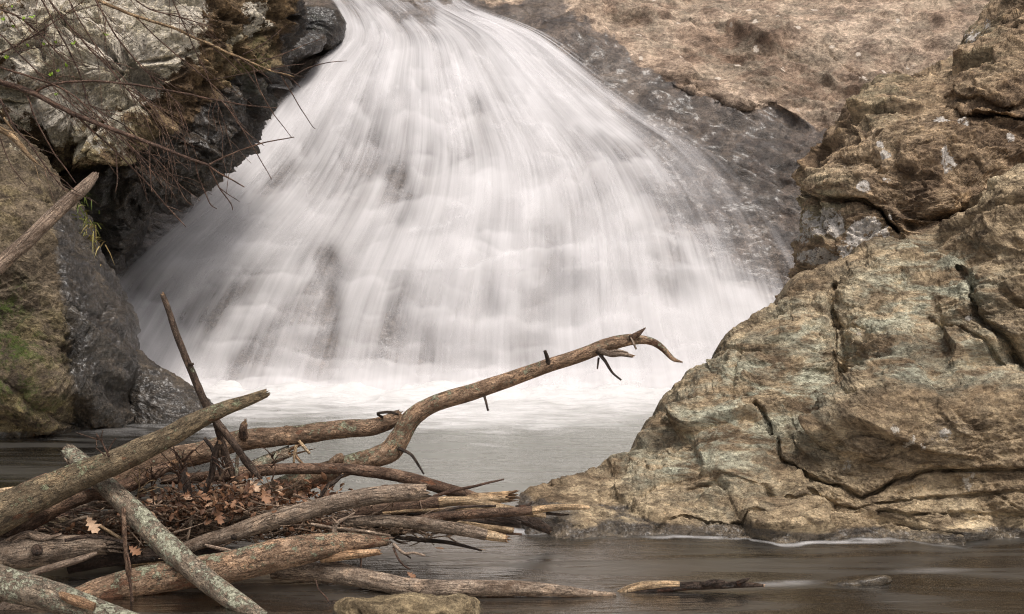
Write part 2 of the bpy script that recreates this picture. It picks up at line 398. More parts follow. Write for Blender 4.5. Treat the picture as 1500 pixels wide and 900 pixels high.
hm = M('wooded_hillside'); hob = hm.coord()
hc = hm.ramp(hm.noise(hm.coord((1, 1, .35)), .9, 9, .75, .3), [(.35, (.025, .02, .014)), (.5, (.075, .055, .035)), (.66, (.15, .115, .08))])
hmat = hm.done(hm.pbsdf(hc, .95, hm.bump(hm.noise(hob, 1.5, 8, .7), .8, .4), .1))
hx, hk = np.meshgrid(np.linspace(-60, 60, 160), np.linspace(0, 1, 70))
hz = 10 + 26 * hk + 2.2 * fbm(np.stack([hx * .12, hk * 6, 0 * hx], -1), 5, .6, 90)
hy = 30 + 16 * hk - 26 * np.clip((np.abs(hx) - 9) / 51, 0, 1) ** 1.2 + 1.5 * fbm(np.stack([hx * .3, hk * 9, 0 * hx + 3], -1), 5, .6, 92)
hz[0] = -1; hy[0] += 3
o = mesh_obj('hillside', np.stack([hx, hy, hz], -1).reshape(-1, 3), gridF(70, 160), hmat, origin=np.zeros(3)); tag(o, kind='structure')

# ------------------------------------------------------------------ waterfall
def pmask(u, v, poly, soft):
    ins = np.zeros(np.shape(u), bool); n = len(poly)
    for i in range(n):
        (x1, y1), (x2, y2) = poly[i], poly[(i + 1) % n]
        c = ((y1 > v) != (y2 > v)) & (u < (x2 - x1) * (v - y1) / ((y2 - y1) if y2 != y1 else 1e-9) + x1)
        ins ^= c
    d_ = polydist(u, v, list(poly) + [poly[0]])
    return smooth(np.where(ins, d_, -d_), -soft * .35, soft)
def waterfall():
    m = M('white_water')
    uv = m.n('Attribute', attribute_name='flow').outputs['Vector']
    fine = m.noise(m.n('Mapping', {'Vector': uv, 'Scale': (190, 5, 1)}).outputs[0], 1.0, 5, .65, .15)
    mid = m.noise(m.n('Mapping', {'Vector': uv, 'Scale': (70, 4, 1)}).outputs[0], 1.0, 4, .6, .3)
    a = m.math('ADD', m.attr('dens'), m.math('MULTIPLY', m.math('SUBTRACT', fine, .5), .30))
    a = m.math('ADD', a, m.math('MULTIPLY', m.math('SUBTRACT', mid, .5), .20))
    a = m.math('MULTIPLY', m.mr(a, .08, .92, .10, 1, False), m.attr('edge'))
    body = m.pbsdf((.70, .678, .682), .55, None, .2)
    tl = m.n('BsdfTranslucent', {'Color': (.70, .678, .682, 1)}).outputs[0]
    body = m.n('MixShader', {0: .25, 1: body, 2: tl}).outputs[0]
    tr = m.n('BsdfTransparent').outputs[0]
    mat = m.done(m.n('MixShader', {0: a, 1: tr, 2: body}).outputs[0])
    Lp = [(430, -40), (492, 8), (500, 55), (446, 100), (398, 158), (335, 235), (262, 300), (192, 352), (135, 402), (85, 470), (35, 540), (10, 580)]
    Rp = [(660, -40), (690, 8), (800, 45), (885, 108), (965, 165), (1060, 215), (1130, 285), (1175, 355), (1205, 420), (1230, 480), (1270, 540), (1290, 580)]
    tk = np.linspace(0, 1, len(Lp)); nt, ns = 430, 660
    t = np.linspace(0, 1, nt); s = np.linspace(0, 1, ns)
    def smo(a): return blur(blur(np.interp(t, tk, a), 12, 0), 12, 0)
    L = np.stack([smo([p[k] for p in Lp]) for k in (0, 1)], -1); R = np.stack([smo([p[k] for p in Rp]) for k in (0, 1)], -1)
    Sg, Tg = np.meshgrid(s, t)
    u = L[:, None, 0] * (1 - Sg) + R[:, None, 0] * Sg; v = L[:, None, 1] * (1 - Sg) + R[:, None, 1] * Sg
    Vs, Fs, A = [], [], {'dens': [], 'edge': []}; fl = []; ds_ = None
    base = 0
    for layer in range(2):
        sd = 100 + layer * 50
        q = lambda fs, ft, k: pn(np.stack([Sg * fs + .35 * pn(np.stack([Sg * 6, Tg * 4, 0 * Sg], -1), k + 7), Tg * ft, np.full_like(Sg, k * 3.7)], -1), sd + k)
        streak = .5 * q(38, 3.5, 1) + .45 * q(95, 6, 2) + .3 * q(220, 9, 3)
        ev = np.zeros_like(Sg)
        r = np.random.default_rng(21 + layer)
        lump = .026 * pn(np.stack([Sg * 34, Tg * 5, 0 * Sg], -1), sd + 11) + .010 * pn(np.stack([Sg * 80, Tg * 12, 0 * Sg], -1), sd + 12)
        for k in range(330):
            s0, t0 = r.uniform(-.02, 1.02), r.uniform(.1, .97)
            w = r.uniform(.012, .05) * (1.25 - .4 * t0); Ln = r.uniform(.03, .14); am = r.uniform(.10, .34)
            j0, j1 = np.searchsorted(s, [s0 - 3 * w, s0 + 3 * w])
            if j1 <= j0: continue
            ds = (Sg[:, j0:j1] - s0) / w
            tt = Tg[:, j0:j1] - t0 + lump[:, j0:j1] + .012 * ds * ds * r.uniform(-.2, 1)
            ev[:, j0:j1] += am * np.exp(-ds * ds * .8) / (1 + np.exp(-np.clip(tt / .010, -40, 40))) * np.exp(-np.maximum(tt, 0) / Ln)
        tier = np.zeros_like(Sg)
        for nt_, k0, amp in ((6.3, 0, .40), (10.4, 5, .36), (17.0, 9, .28)):
            Tw = Tg + .085 * pn(np.stack([Sg * 3.1, Tg * 2.5, 0 * Sg + k0], -1), sd + 31) + .034 * pn(np.stack([Sg * 9, Tg * 4, 0 * Sg + k0], -1), sd + 32) + .016 * pn(np.stack([Sg * 24, Tg * 7, 0 * Sg + k0], -1), sd + 33) + .007 * pn(np.stack([Sg * 62, Tg * 14, 0 * Sg + k0], -1), sd + 34)
            ph = Tw * nt_ + k0 * .37; kk = np.floor(ph); fr_ = ph - kk
            st_ = smooth(pn(np.stack([Sg * (9 + nt_ * .6) + kk * 5.1, 0 * Sg + kk * 1.7, 0 * Sg + k0], -1), sd + 35), -.10, .46)
            tier += amp * st_ * smooth(fr_, 0, .10 * nt_ / 8) * np.exp(-np.maximum(fr_, 0) * 2.3) * smooth(1 - fr_, 0, .12)
        big = .22 * pn(np.stack([Sg * 5, Tg * 4.5, 0 * Sg + 3], -1), sd + 20) + .16 * pn(np.stack([Sg * 14, Tg * 6, 0 * Sg + 3], -1), sd + 21)
        den = (.27 if layer == 0 else -.04) + (.62 if layer == 0 else .40) * ev + (1.0 if layer == 0 else .7) * tier + .28 * streak + 1.15 * big
        if layer == 0:   # where the sheet of water is thick or thin
            jx, jy = 10 * pn(np.stack([u / 26, v / 40, 0 * u], -1), 61), 12 * pn(np.stack([u / 18, v / 40, 0 * u], -1), 62)
            for poly, soft, k in [([(478, 345), (502, 372), (508, 470), (505, 575), (300, 575), (345, 505), (420, 420)], 26, -.33), ([(470, 350), (500, 370), (504, 440), (480, 450), (455, 400)], 16, -.14),
                                  ([(760, 330), (800, 300), (850, 370), (874, 428), (805, 458), (772, 490), (745, 440)], 30, -.30), ([(672, 128), (700, 132), (722, 168), (700, 172), (680, 150)], 16, -.24),
                                  ([(870, 120), (960, 195), (1010, 260), (960, 245), (890, 175)], 24, -.22), ([(930, 262), (1040, 295), (1100, 385), (1010, 345), (960, 310)], 24, -.30), ([(340, 240), (405, 150), (450, 165), (270, 400), (190, 425), (205, 340)], 30, .42),
                                  ([(740, 175), (860, 190), (880, 235), (800, 250)], 24, -.16), ([(530, 200), (600, 170), (590, 270), (540, 260)], 24, -.16), ([(430, 95), (480, 90), (450, 150), (400, 190)], 20, -.18), ([(1040, 395), (1110, 400), (1120, 440), (1070, 430)], 18, -.22),
                                  ([(560, 420), (620, 400), (610, 560), (570, 565)], 24, -.14), ([(650, 300), (720, 300), (730, 430), (680, 420)], 30, -.12), ([(560, 16), (640, 10), (640, 40), (580, 34)], 12, -.30),
                                  ([(280, 345), (460, 300), (450, 345), (330, 420), (250, 430)], 26, .22), ([(170, 400), (250, 470), (330, 480), (290, 575), (120, 575)], 30, .46), ([(860, 440), (960, 420), (1080, 470), (1100, 575), (760, 575), (800, 500)], 36, .32),
                                  ([(820, 180), (900, 165), (960, 210), (900, 215)], 18, .30), ([(900, 260), (950, 290), (1010, 420), (930, 430), (880, 330)], 30, .28), ([(985, 345), (1060, 385), (1150, 470), (1040, 450)], 22, .26), ([(560, 50), (680, 60), (640, 120), (560, 150), (520, 120)], 30, .22),
                                  ([(600, 250), (740, 230), (760, 290), (620, 330)], 30, .16), ([(510, 320), (640, 300), (650, 400), (520, 420)], 30, .12), ([(620, 440), (740, 460), (750, 560), (630, 560)], 30, .16),
                                  ([(1040, 400), (1110, 400), (1230, 470), (1250, 575), (900, 575), (960, 470)], 40, .30), ([(60, 470), (150, 420), (250, 500), (300, 575), (30, 575)], 30, .4), ([(555, 255), (600, 240), (612, 330), (570, 350)], 16, -.18), ([(640, 200), (690, 205), (700, 250), (650, 260)], 16, -.16), ([(900, 300), (960, 340), (985, 430), (940, 420)], 18, -.18), ([(690, 330), (720, 330), (740, 460), (700, 470)], 14, -.16), ([(395, 215), (440, 200), (420, 280), (370, 300)], 16, -.16), ([(330, 420), (380, 400), (300, 520), (262, 520)], 18, -.16)]:
                den += (k * 1.25 if k < 0 else k * .9) * pmask(u + jx, v + jy, poly, soft)
        den += .34 * smooth(v, 520, 568)
        eL = smooth(Sg + .03 * q(10, 3, 5) + .02 * streak, .0, .045 if layer == 0 else .09)
        wR = .05 + .17 * smooth(Tg, .15, .45) * (1 - .75 * smooth(Tg, .55, .75))
        eR = smooth(1 - Sg + .06 * q(12, 4, 6) + .05 * streak, .0, wR)
        edge = eL * eR * smooth(Tg, 0, .03)
        if layer == 0: den = np.where(den > .5, .5 + .55 * (1 - np.exp(-(den - .5) * 1.35)), den)
        if layer == 0: ds_ = blur(blur(blur(blur(np.clip(den, 0, 1.4), 5, 1), 5, 1), 5, 0), 5, 0)
        dome = 1 - (2 * Sg - 1) ** 2
        off = .10 + .06 * layer + .24 * ds_ + .22 * dome * smooth(Tg, .1, .5) * smooth(Tg, 1, .6)
        Y = slopeY(u, v) - off - .2 * layer * smooth(v, 500, 580)
        G = P(u, v, Y)
        Vs.append(G.reshape(-1, 3)); Fs.append(gridF(nt, ns) + base); base += nt * ns
        A['dens'].append(np.clip(den, 0, 1.2).ravel()); A['edge'].append((np.clip(edge, 0, 1) * (1 if layer == 0 else .75)).ravel())
        fl.append(np.stack([Sg + layer * 3.3, Tg, 0 * Sg], -1).reshape(-1, 3))
    o = mesh_obj('waterfall', np.concatenate(Vs), np.concatenate(Fs), mat, attrs={k: np.concatenate(a) for k, a in A.items()}, vattrs={'flow': np.concatenate(fl)}, origin=np.zeros(3))
    tag(o, kind='structure')
waterfall()

# ------------------------------------------------------------------ river water and its bed
def river():
    m = M('river_water')
    ob = m.coord((1, 1, 1))
    foam, silt = m.attr('foam'), m.attr('silt')
    st = m.n('Mapping', {'Vector': ob, 'Scale': (.55, 2.2, 1), 'Rotation': (0, 0, math.radians(-5))}).outputs[0]
    ns = m.noise(st, 2.2, 6, .6, .9)
    nf = m.noise(m.n('Mapping', {'Vector': ob, 'Scale': (1.1, 2.6, 1)}).outputs[0], 2.6, 7, .62, 1.4)
    sc_ = m.mix(m.mr(ns, .3, .7), (.135, .150, .108), (.225, .240, .182))
    body = m.n('BsdfDiffuse', {'Color': sc_}).outputs[0]
    op = m.math('ADD', silt, m.math('MULTIPLY', m.math('SUBTRACT', ns, .5), m.mr(silt, 0, .6, .45, .1, False)), True)
    under = m.n('MixShader', {0: op, 1: m.n('BsdfTransparent', {'Color': (.82, .72, .60, 1)}).outputs[0], 2: body}).outputs[0]
    hb = m.math('ADD', m.noise(st, 5, 4, .5, .8), m.math('MULTIPLY', m.noise(m.n('Mapping', {'Vector': ob, 'Scale': (1.5, 5, 1)}).outputs[0], 7, 3, .5, .5), .35))
    nb = m.bump(hb, .22, .05)
    gl = m.n('BsdfGlossy', {'Color': m.mix(m.mr(silt, .3, .9), (.46, .44, .405), (.62, .63, .585)), 'Roughness': m.mr(m.noise(st, 1.3, 4, .5, 1.2), .3, .7, .16, .34), 'Normal': nb}).outputs[0]
    fr = m.n('Fresnel', {'IOR': 1.33, 'Normal': nb}).outputs[0]
    surf = m.n('MixShader', {0: m.math('MULTIPLY', fr, 1.0, True), 1: under, 2: gl}).outputs[0]
    fb = m.pbsdf((.57, .555, .548), .6, m.bump(nf, .5, .08), .2)
    fa = m.mr(m.math('ADD', foam, m.math('MULTIPLY', m.math('SUBTRACT', nf, .5), m.mr(foam, 0, .5, .0, .9, False))), .08, .95, 0, 1, False)
    mat = m.done(m.n('MixShader', {0: fa, 1: surf, 2: fb}).outputs[0])
    us = np.concatenate([[-1500, -900, -600], np.linspace(-400, 1800, 551), [2000, 2400, 3000]])
    vs = np.concatenate([np.linspace(546, 960, 300), [1100, 1400, 2000]])
    u, v = np.meshgrid(us, vs)
    G = P(u, v, YW(v)); G[..., 2] = 0
    back = G[-1:].copy(); back[..., 1] = -12; back[..., 0] = np.clip(back[..., 0] * 12, -14, 14)
    x, y = G[..., 0], G[..., 1]
    nz = fbm(np.stack([x * .9, y * 1.6, 0 * x], -1), 4, .55, 41)
    nz2 = fbm(np.stack([x * 2.5, y * 6, 0 * x + 4], -1), 4, .55, 45)
    edge = 613 + 10 * np.sin(u / 90.) + 30 * nz + 12 * nz2
    f = 1.0 * smooth(v, edge + 34, edge - 46) + .30 * smooth(v, edge + 55, edge) * smooth(nz2, -.2, .5)
    f *= .35 + .65 * smooth(u, 215, 330)
    f *= 1 - .5 * smooth(nz2, .15, .5) * smooth(v, 560, 585)
    f += .22 * smooth(nz2, .1, .6) * smooth(v, 760, 640) * smooth(u, 330, 480)
    sh = SHORE[0]; od = np.argsort(sh[:, 0]); ys_ = np.interp(x, sh[od, 0], blur(sh[od, 1], 3, 0))
    dsh = ys_ - y
    lineL = smooth(u, 900, 1000) * (.35 + .65 * smooth(u, 1420, 1250))
    f += 1.0 * np.exp(-((dsh - .05 - .05 * pn(np.stack([u / 45, 0 * u, 0 * u], -1), 3)) / .04) ** 2) * .45 * lineL * np.clip(.85 + .7 * pn(np.stack([u / 30, 0 * u, 0 * u + 5], -1), 8), 0, 1)
    f += .8 * np.exp(-((v - 779) / 4.) ** 2 - ((u - 775) / 28.) ** 2)
    f += .35 * np.exp(-((v - 795) / 2.) ** 2) * smooth(u, 1150, 1200) * smooth(u, 1330, 1270)
    f += .45 * np.exp(-((v - 607) / 5.) ** 2 - ((u - 240) / 45.) ** 2)
    f += .30 * np.exp(-((v - 855 + (u - 1140) * .03) / 5.) ** 2 - ((u - 1150) / 60.) ** 2)
    f += .16 * np.exp(-((v - 835 + (u - 1400) * .02) / 6.) ** 2 - ((u - 1370) / 90.) ** 2)
    si = .96 * smooth(v, 800, 690) * smooth(u, 60, 420)
    si = np.maximum(si, .10 + .10 * smooth(nz, -.2, .4) - .10 * smooth(u, 950, 1350))
    si = np.where(u < 330, np.minimum(si, .20 + .6 * smooth(u, 120, 420)), si)
    G[..., 2] += .13 * smooth(v, 610, 560) * smooth(u, 200, 320) * (.25 + fbm(np.stack([x * 2.2, y * 2.2, 0 * x + 8], -1), 4, .55, 49))
    add = lambda a, val: np.concatenate([a.ravel(), np.full(back[0, :, 0].size, val)])
    V = np.concatenate([G.reshape(-1, 3), back.reshape(-1, 3)])
    o = mesh_obj('river_water', V, gridF(len(vs) + 1, len(us)), mat, attrs={'foam': add(np.clip(f, 0, 1), 0), 'silt': add(si, .25)}, origin=np.zeros(3))
    tag(o, kind='structure')
    # bed
    b = M('river_bed')
    ob = b.coord(); n1 = b.noise(ob, 1.2, 8, .65, .5)
    c = b.ramp(n1, [(.3, (.05, .026, .011)), (.5, (.135, .074, .032)), (.7, (.25, .145, .068))])
    vo = b.n('TexVoronoi', {'Vector': ob, 'Scale': 16.0}).outputs
    c = b.mix(.5, c, b.mix(1.0, c, vo['Color'], 'OVERLAY'))
    sand = b.attr('sand')
    sn = b.noise(ob, 60, 6, .8)
    c = b.mix(sand, c, b.ramp(sn, [(.3, (.07, .05, .034)), (.45, (.24, .185, .13)), (.7, (.36, .29, .21))]))
    bm_ = b.done(b.pbsdf(c, .75, b.bump(b.math('ADD', sn, b.math('MULTIPLY', vo['Distance'], .4)), .7, .02), .3))
    xs, ys = np.linspace(-12, 12, 300), np.concatenate([np.linspace(-12, 5, 20), np.linspace(5.1, 17, 260)])
    X, Yy = np.meshgrid(xs, ys)
    Z = -.32 + .14 * fbm(np.stack([X * .7, Yy * .7, 0 * X], -1), 4, .5, 60)
    c0 = P(450, 848, 7.25)
    bar = np.exp(-(((X - c0[0] + .35) / .75) ** 2) ** 2 - ((Yy - 7.32) / .16) ** 2)
    bn = fbm(np.stack([X * 6, Yy * 6, 0 * X], -1), 4, .6, 61)
    Z = np.maximum(Z, -.32 + bar * (.375 + .03 * bn))
    sd = smooth(bar, .5, .8)
    Z -= .8 * smooth(Yy, 8.5, 11)
    o = mesh_obj('river_bed', np.stack([X, Yy, Z], -1).reshape(-1, 3), gridF(len(ys), len(xs)), bm_, attrs={'sand': sd.ravel()}, origin=np.zeros(3))
    tag(o, kind='structure')

# ------------------------------------------------------------------ rocks
def spots(u, v, L):
    a = np.zeros(np.shape(u))
    for s in L:
        cu, cv, r = s[:3]; k = s[3] if len(s) > 3 else 1.0
        rv = s[4] if len(s) > 4 else r
        a = np.maximum(a, k * np.exp(-(((u - cu) / r) ** 2 + ((v - cv) / rv) ** 2) ** 1.2))
    return a

def rock_detail(G, N, big, mid, fine, seed, strat=(1, 1, 2.6), tilt=.25):
    S = G * np.array(strat); S[..., 2] += G[..., 0] * tilt
    W = S + .35 * np.stack([pn(G * 1.7, seed + 1), pn(G * 1.7, seed + 2), pn(G * 1.7, seed + 3)], -1)
    d_ = big * fbm(G * .9, 3, .5, seed) + mid * fbm(W * 2.2, 5, .55, seed + 10, True) + fine * fbm(W * 9, 4, .6, seed + 20) + fine * .5 * fbm(G * 28, 3, .6, seed + 30, True)
    return G + N * d_[..., None]

def boulder(name, label, outline, centre, Y0, T, mat, ky=0.0, nth=420, nr=150, p=2.4, q=2.2, back=1.2, seed=0, dent=(), cracks=(), big=.12, mid=.06, fine=.018,
            wet=None, lich=None, grn=None, moss=None, tilt=.25, strat=(1, 1, 2.6), group=None, led=None, fac=()):
    O = np.array(outline, float); cu, cv = centre
    seg = np.r_[0, np.cumsum(np.hypot(*np.diff(np.r_[O, O[:1]], axis=0).T))]
    ss = np.linspace(0, seg[-1], nth, endpoint=False)
    C = np.r_[O, O[:1]]
    ou = np.interp(ss, seg, C[:, 0]); ov = np.interp(ss, seg, C[:, 1])
    def sm(a):
        k = 4; b = np.r_[a[-k * 2:], a, a[:k * 2]]; b = blur(b, k // 2, 0); return b[k * 2:-k * 2]
    ou, ov = sm(ou), sm(ov)
    rf = np.sin(np.linspace(.004, math.pi / 2, nr)) ** .8
    rb = np.cos(np.linspace(.05, math.pi / 2 - .02, nr // 3))
    rr = np.r_[rf, rb]; front = np.r_[np.ones(nr), np.zeros(nr // 3)]
    u = cu + (ou[None] - cu) * rr[:, None]; v = cv + (ov[None] - cv) * rr[:, None]
    prof = (1 - np.clip(rr, 0, 1) ** p) ** (1 / q)
    Yo = Y0 + ky * (v - cv)
    Y = np.where(front[:, None] > .5, Yo - T * prof[:, None], Yo + back * prof[:, None])
    for (a, b, r, k) in dent:
        Y = Y + front[:, None] * k * np.exp(-((u - a) ** 2 + (v - b) ** 2) / r ** 2)
    Yb = Y.copy()
    for pts, w, dep, stp in cracks:
        dd = polydist(u, v, pts)
        Y = Y + front[:, None] * dep * np.exp(-(dd / w) ** 2)
        if stp:
            lv = np.interp(u, [p_[0] for p_ in pts], [p_[1] for p_ in pts])
            inr = smooth(u, pts[0][0] - 5, pts[0][0] + 25) * smooth(u, pts[-1][0] + 5, pts[-1][0] - 25)
            Y = Y - front[:, None] * stp * inr * smooth(v, lv + 3, lv - 3) * np.exp(-np.maximum(lv - v, 0) / 120.)
    G = P(u, v, Y)
    N = gnorm(P(u, v, Yb), True)
    if (N[nr // 2, :, 1].mean() > 0): N = -N
    G2 = rock_detail(G, N, big, mid, fine, seed, strat, tilt)
    if led:
        for i_, (sx, sy, L, am) in enumerate(led): G2 = G2 + N * ledges(G, sx, sy, L, am, seed + 40 + i_ * 10)[..., None]
    for i_, (L, am) in enumerate(fac): G2 = G2 + N * facets(G, L, am, seed + 70 + i_ * 10)[..., None]
    G2[0] = G2[0].mean(0); G2[-1] = G2[-1].mean(0)
    z = G2[..., 2]
    f = lambda h, dflt: np.full(u.shape, dflt) if h is None else np.clip(h(u, v, z), 0, 1)
    A = {'wet': np.maximum(f(wet, 0.), smooth(z, .10, .0)).ravel(), 'lich': f(lich, 0.).ravel(), 'grn': f(grn, 0.).ravel(), 'moss': f(moss, 0.).ravel()}
    F = gridF(len(rr), nth, True)
    V = G2.reshape(-1, 3)
    o = mesh_obj(name, V, F, mat, attrs=A)
    tag(o, label, 'boulder', group)
    return o

# main right-hand outcrop: a sheet over columns u, from its skyline to below the water, closed at the back
SHORE = []
def outcrop():
    top = [(772, 748), (800, 736), (850, 713), (900, 691), (925, 668), (945, 642), (962, 612), (978, 588), (1000, 566), (1045, 538), (1080, 496), (1105, 468), (1140, 455), (1152, 440), (1170, 415),
           (1200, 405), (1240, 388), (1282, 352), (1330, 342), (1352, 338), (1400, 312), (1440, 285), (1500, 254), (1600, 215), (1750, 190), (1950, 200)]
    nu_, nv_ = 620, 400
    us = np.linspace(772, 1950, 900)[:]
    us = np.concatenate([np.linspace(772, 1530, nu_ - 80), np.linspace(1535, 1950, 80)])
    vt = np.interp(us, [p[0] for p in top], [p[1] for p in top]); vt = blur(vt, 2, 0)
    fr = np.linspace(0, 1, nv_)
    vb = 850.
    u = np.repeat(us[None], nv_, 0); v = vt[None] + (vb - vt[None]) * fr[:, None]
    ctrl = [(772, 748, 8.75), (800, 775, 8.22), (870, 785, 8.1), (945, 788, 8.05), (1100, 788, 8.06), (1250, 788, 8.06), (1400, 788, 8.04), (1550, 788, 8.0), (1900, 788, 7.8),
            (850, 730, 8.62), (900, 700, 8.85), (900, 740, 8.55), (960, 640, 9.15), (1000, 600, 9.25), (1000, 680, 8.8), (1000, 740, 8.4), (1050, 560, 9.4), (1100, 500, 9.6), (1150, 460, 9.75), (1100, 600, 9.1), (1100, 680, 8.65),
            (1200, 430, 9.85), (1190, 520, 9.35), (1228, 500, 9.46), (1236, 560, 9.22), (1275, 470, 9.40), (1290, 520, 9.10), (1290, 420, 9.65), (1200, 620, 8.85), (1150, 720, 8.42),
            (1180, 690, 8.62), (1230, 640, 8.52), (1300, 600, 8.45), (1350, 640, 8.25), (1420, 600, 8.28), (1300, 690, 8.24), (1480, 640, 8.2), (1400, 700, 8.2), (1300, 740, 8.2), (1450, 745, 8.14), (1200, 755, 8.2),
            (1350, 520, 8.95), (1350, 450, 9.35), (1330, 380, 9.8), (1400, 350, 9.75), (1420, 480, 8.95), (1440, 420, 9.0), (1480, 350, 9.2), (1500, 290, 9.5), (1500, 520, 8.6),
            (1700, 300, 9.2), (1700, 550, 8.3), (1900, 300, 9.0), (1900, 600, 8.0), (772, 850, 8.1), (945, 850, 7.85), (1250, 850, 7.85), (1550, 850, 7.8), (1900, 850, 7.6)]
    Y = rbf(ctrl, u, v)
    dtop = (v - vt[None]); slope = np.abs(np.gradient(vt, us))
    dn = dtop / np.sqrt(1 + slope ** 2)[None]
    x = np.clip(dn / 46., 0, 1); Y = Y + .38 * (1 - np.sqrt(1 - (1 - x) ** 2 + 1e-6))
    cr = [([(1105, 628), (1125, 650), (1140, 690), (1180, 712), (1235, 716), (1262, 730), (1300, 712), (1350, 692), (1420, 690), (1520, 688), (1700, 690)], 3, .085, .03),
          ([(1225, 425), (1222, 460), (1232, 500), (1238, 540), (1236, 580)], 9, .20, 0),
          ([(1320, 400), (1305, 440), (1280, 475), (1262, 520), (1245, 560)], 9, .07, 0),
          ([(1408, 395), (1424, 415), (1430, 440), (1440, 465), (1470, 500), (1500, 530), (1560, 545)], 7, .2, .08),
          ([(1358, 462), (1385, 482), (1415, 490), (1440, 510), (1470, 530)], 2.5, .05, 0),
          ([(960, 775), (1000, 768), (1060, 772), (1120, 765)], 3, .04, .03), ([(1200, 765), (1260, 758), (1340, 762), (1420, 752), (1520, 758)], 3, .03, .03),
          ([(1010, 735), (1060, 720), (1120, 728), (1160, 745), (1230, 735)], 2.5, .03, .02), ([(1180, 735), (1260, 745), (1360, 728), (1470, 722), (1600, 720)], 2.5, .035, .025)]
    Yb = Y.copy()
    for pts, w, dep, stp in cr:
        jit = 4 * pn(np.stack([u / 22, v / 22, 0 * u], -1), 77)
        dd = polydist(u + jit, v + jit * .7, pts)
        Y = Y + dep * np.exp(-(dd / w) ** 2)
        if stp:
            lv = np.interp(u, [q[0] for q in pts], [q[1] for q in pts]) + jit
            inr = smooth(u, pts[0][0] - 5, pts[0][0] + 30) * smooth(u, pts[-1][0] + 5, pts[-1][0] - 30)
            Y = Y - stp * inr * smooth(v, lv + 2, lv - 3) * np.exp(-np.maximum(lv - v, 0) / 90.)
    G = P(u, v, Y)
    N = gnorm(P(u, v, Yb))
    if N[..., 1].mean() > 0: N = -N
    W = G + .22 * np.stack([fbm(G * 1.1, 3, .5, 231), fbm(G * 1.1, 3, .5, 232), fbm(G * 1.1, 3, .5, 233)], -1)
    lam = W * np.array([.55, .55, 1.0]); lam[..., 2] = (W[..., 2] - W[..., 0] * .22 + W[..., 1] * .25) * 5.5
    amt = .35 + .65 * smooth(fbm(G * .9, 3, .5, 240), -.25, .25)
    lay = fbm(lam, 4, .55, 241, True) * .034 * amt + fbm(lam * np.array([1.4, 1.4, 2.2]), 3, .6, 245) * .018 * amt
    G2 = rock_detail(G, N, .14, .045, .022, 200, (1, 1, 1.8), .3) + N * (lay * .7 + .05 * fbm(G * 2.4, 4, .55, 250) + ledges(G, -.24, .3, .26, .07, 260) + ledges(G, -.30, .3, .085, .026, 270) + ledges(G, -.2, .25, .6, .06, 280) + facets(G, .62, .10, 291) + facets(G, .22, .018, 293))[..., None]
    z = G2[..., 2]
    fi = np.argmax(z < .0, axis=0); cols = np.arange(z.shape[1]); SHORE.append(G2[fi, cols][z.min(0) < 0])
    grn = spots(u, v, [(1100, 600, 90), (1180, 590, 70), (1000, 690, 90, 1, 40), (1060, 650, 90), (1280, 490, 70), (1330, 440, 80), (1400, 420, 60), (1330, 560, 90, .8, 30), (1440, 540, 80, .8, 40), (1350, 370, 60, .9, 30), (1180, 500, 60, .8)])
    lich = spots(u, v, [(1240, 683, 16), (1330, 650, 14), (1385, 640, 22), (1400, 660, 12), (1350, 655, 12), (1310, 640, 10), (1430, 470, 14), (1455, 490, 12)]) * 1.25
    # back: roll over the skyline and down behind
    rows = []
    for k, (dy, dz) in enumerate([(.25, -.05), (.7, -.2), (1.3, -.6), (1.8, -1.4), (2.0, -2.6)]):
        r = G2[0].copy(); r[:, 1] += dy; r[:, 2] += dz * (1 if True else 0); rows.append(r)
    full = np.concatenate([np.stack(rows[::-1]), G2], 0)
    pad = lambda a: np.concatenate([np.repeat(a[:1], 5, 0), a], 0).ravel()
    wet_dark = np.maximum(.46 * spots(u, v, [(1390, 640, 80, 1, 45), (1300, 600, 50, .8, 30), (1480, 480, 50, .9), (1150, 740, 60, .7, 25), (1350, 730, 120, .6, 20), (940, 720, 70, .7, 30)]), 0); wet_dark = np.maximum(wet_dark, np.maximum(smooth(z + .04 * fbm(G * 3, 3, .5, 9), .10, .0), smooth(u, 900, 790) * smooth(v, 735, 760) * .9))  # mottled darker patches on the face, plus the wet margin along the waterline
    o = mesh_obj('rock_outcrop', full.reshape(-1, 3), gridF(full.shape[0], full.shape[1]), MAT['outcrop'], attrs={'wet': pad(wet_dark), 'lich': pad(lich), 'grn': pad(grn)})
    tag(o, 'large ochre and pale green rock sloping down into the brown water, in front', 'rock')
outcrop()
river()

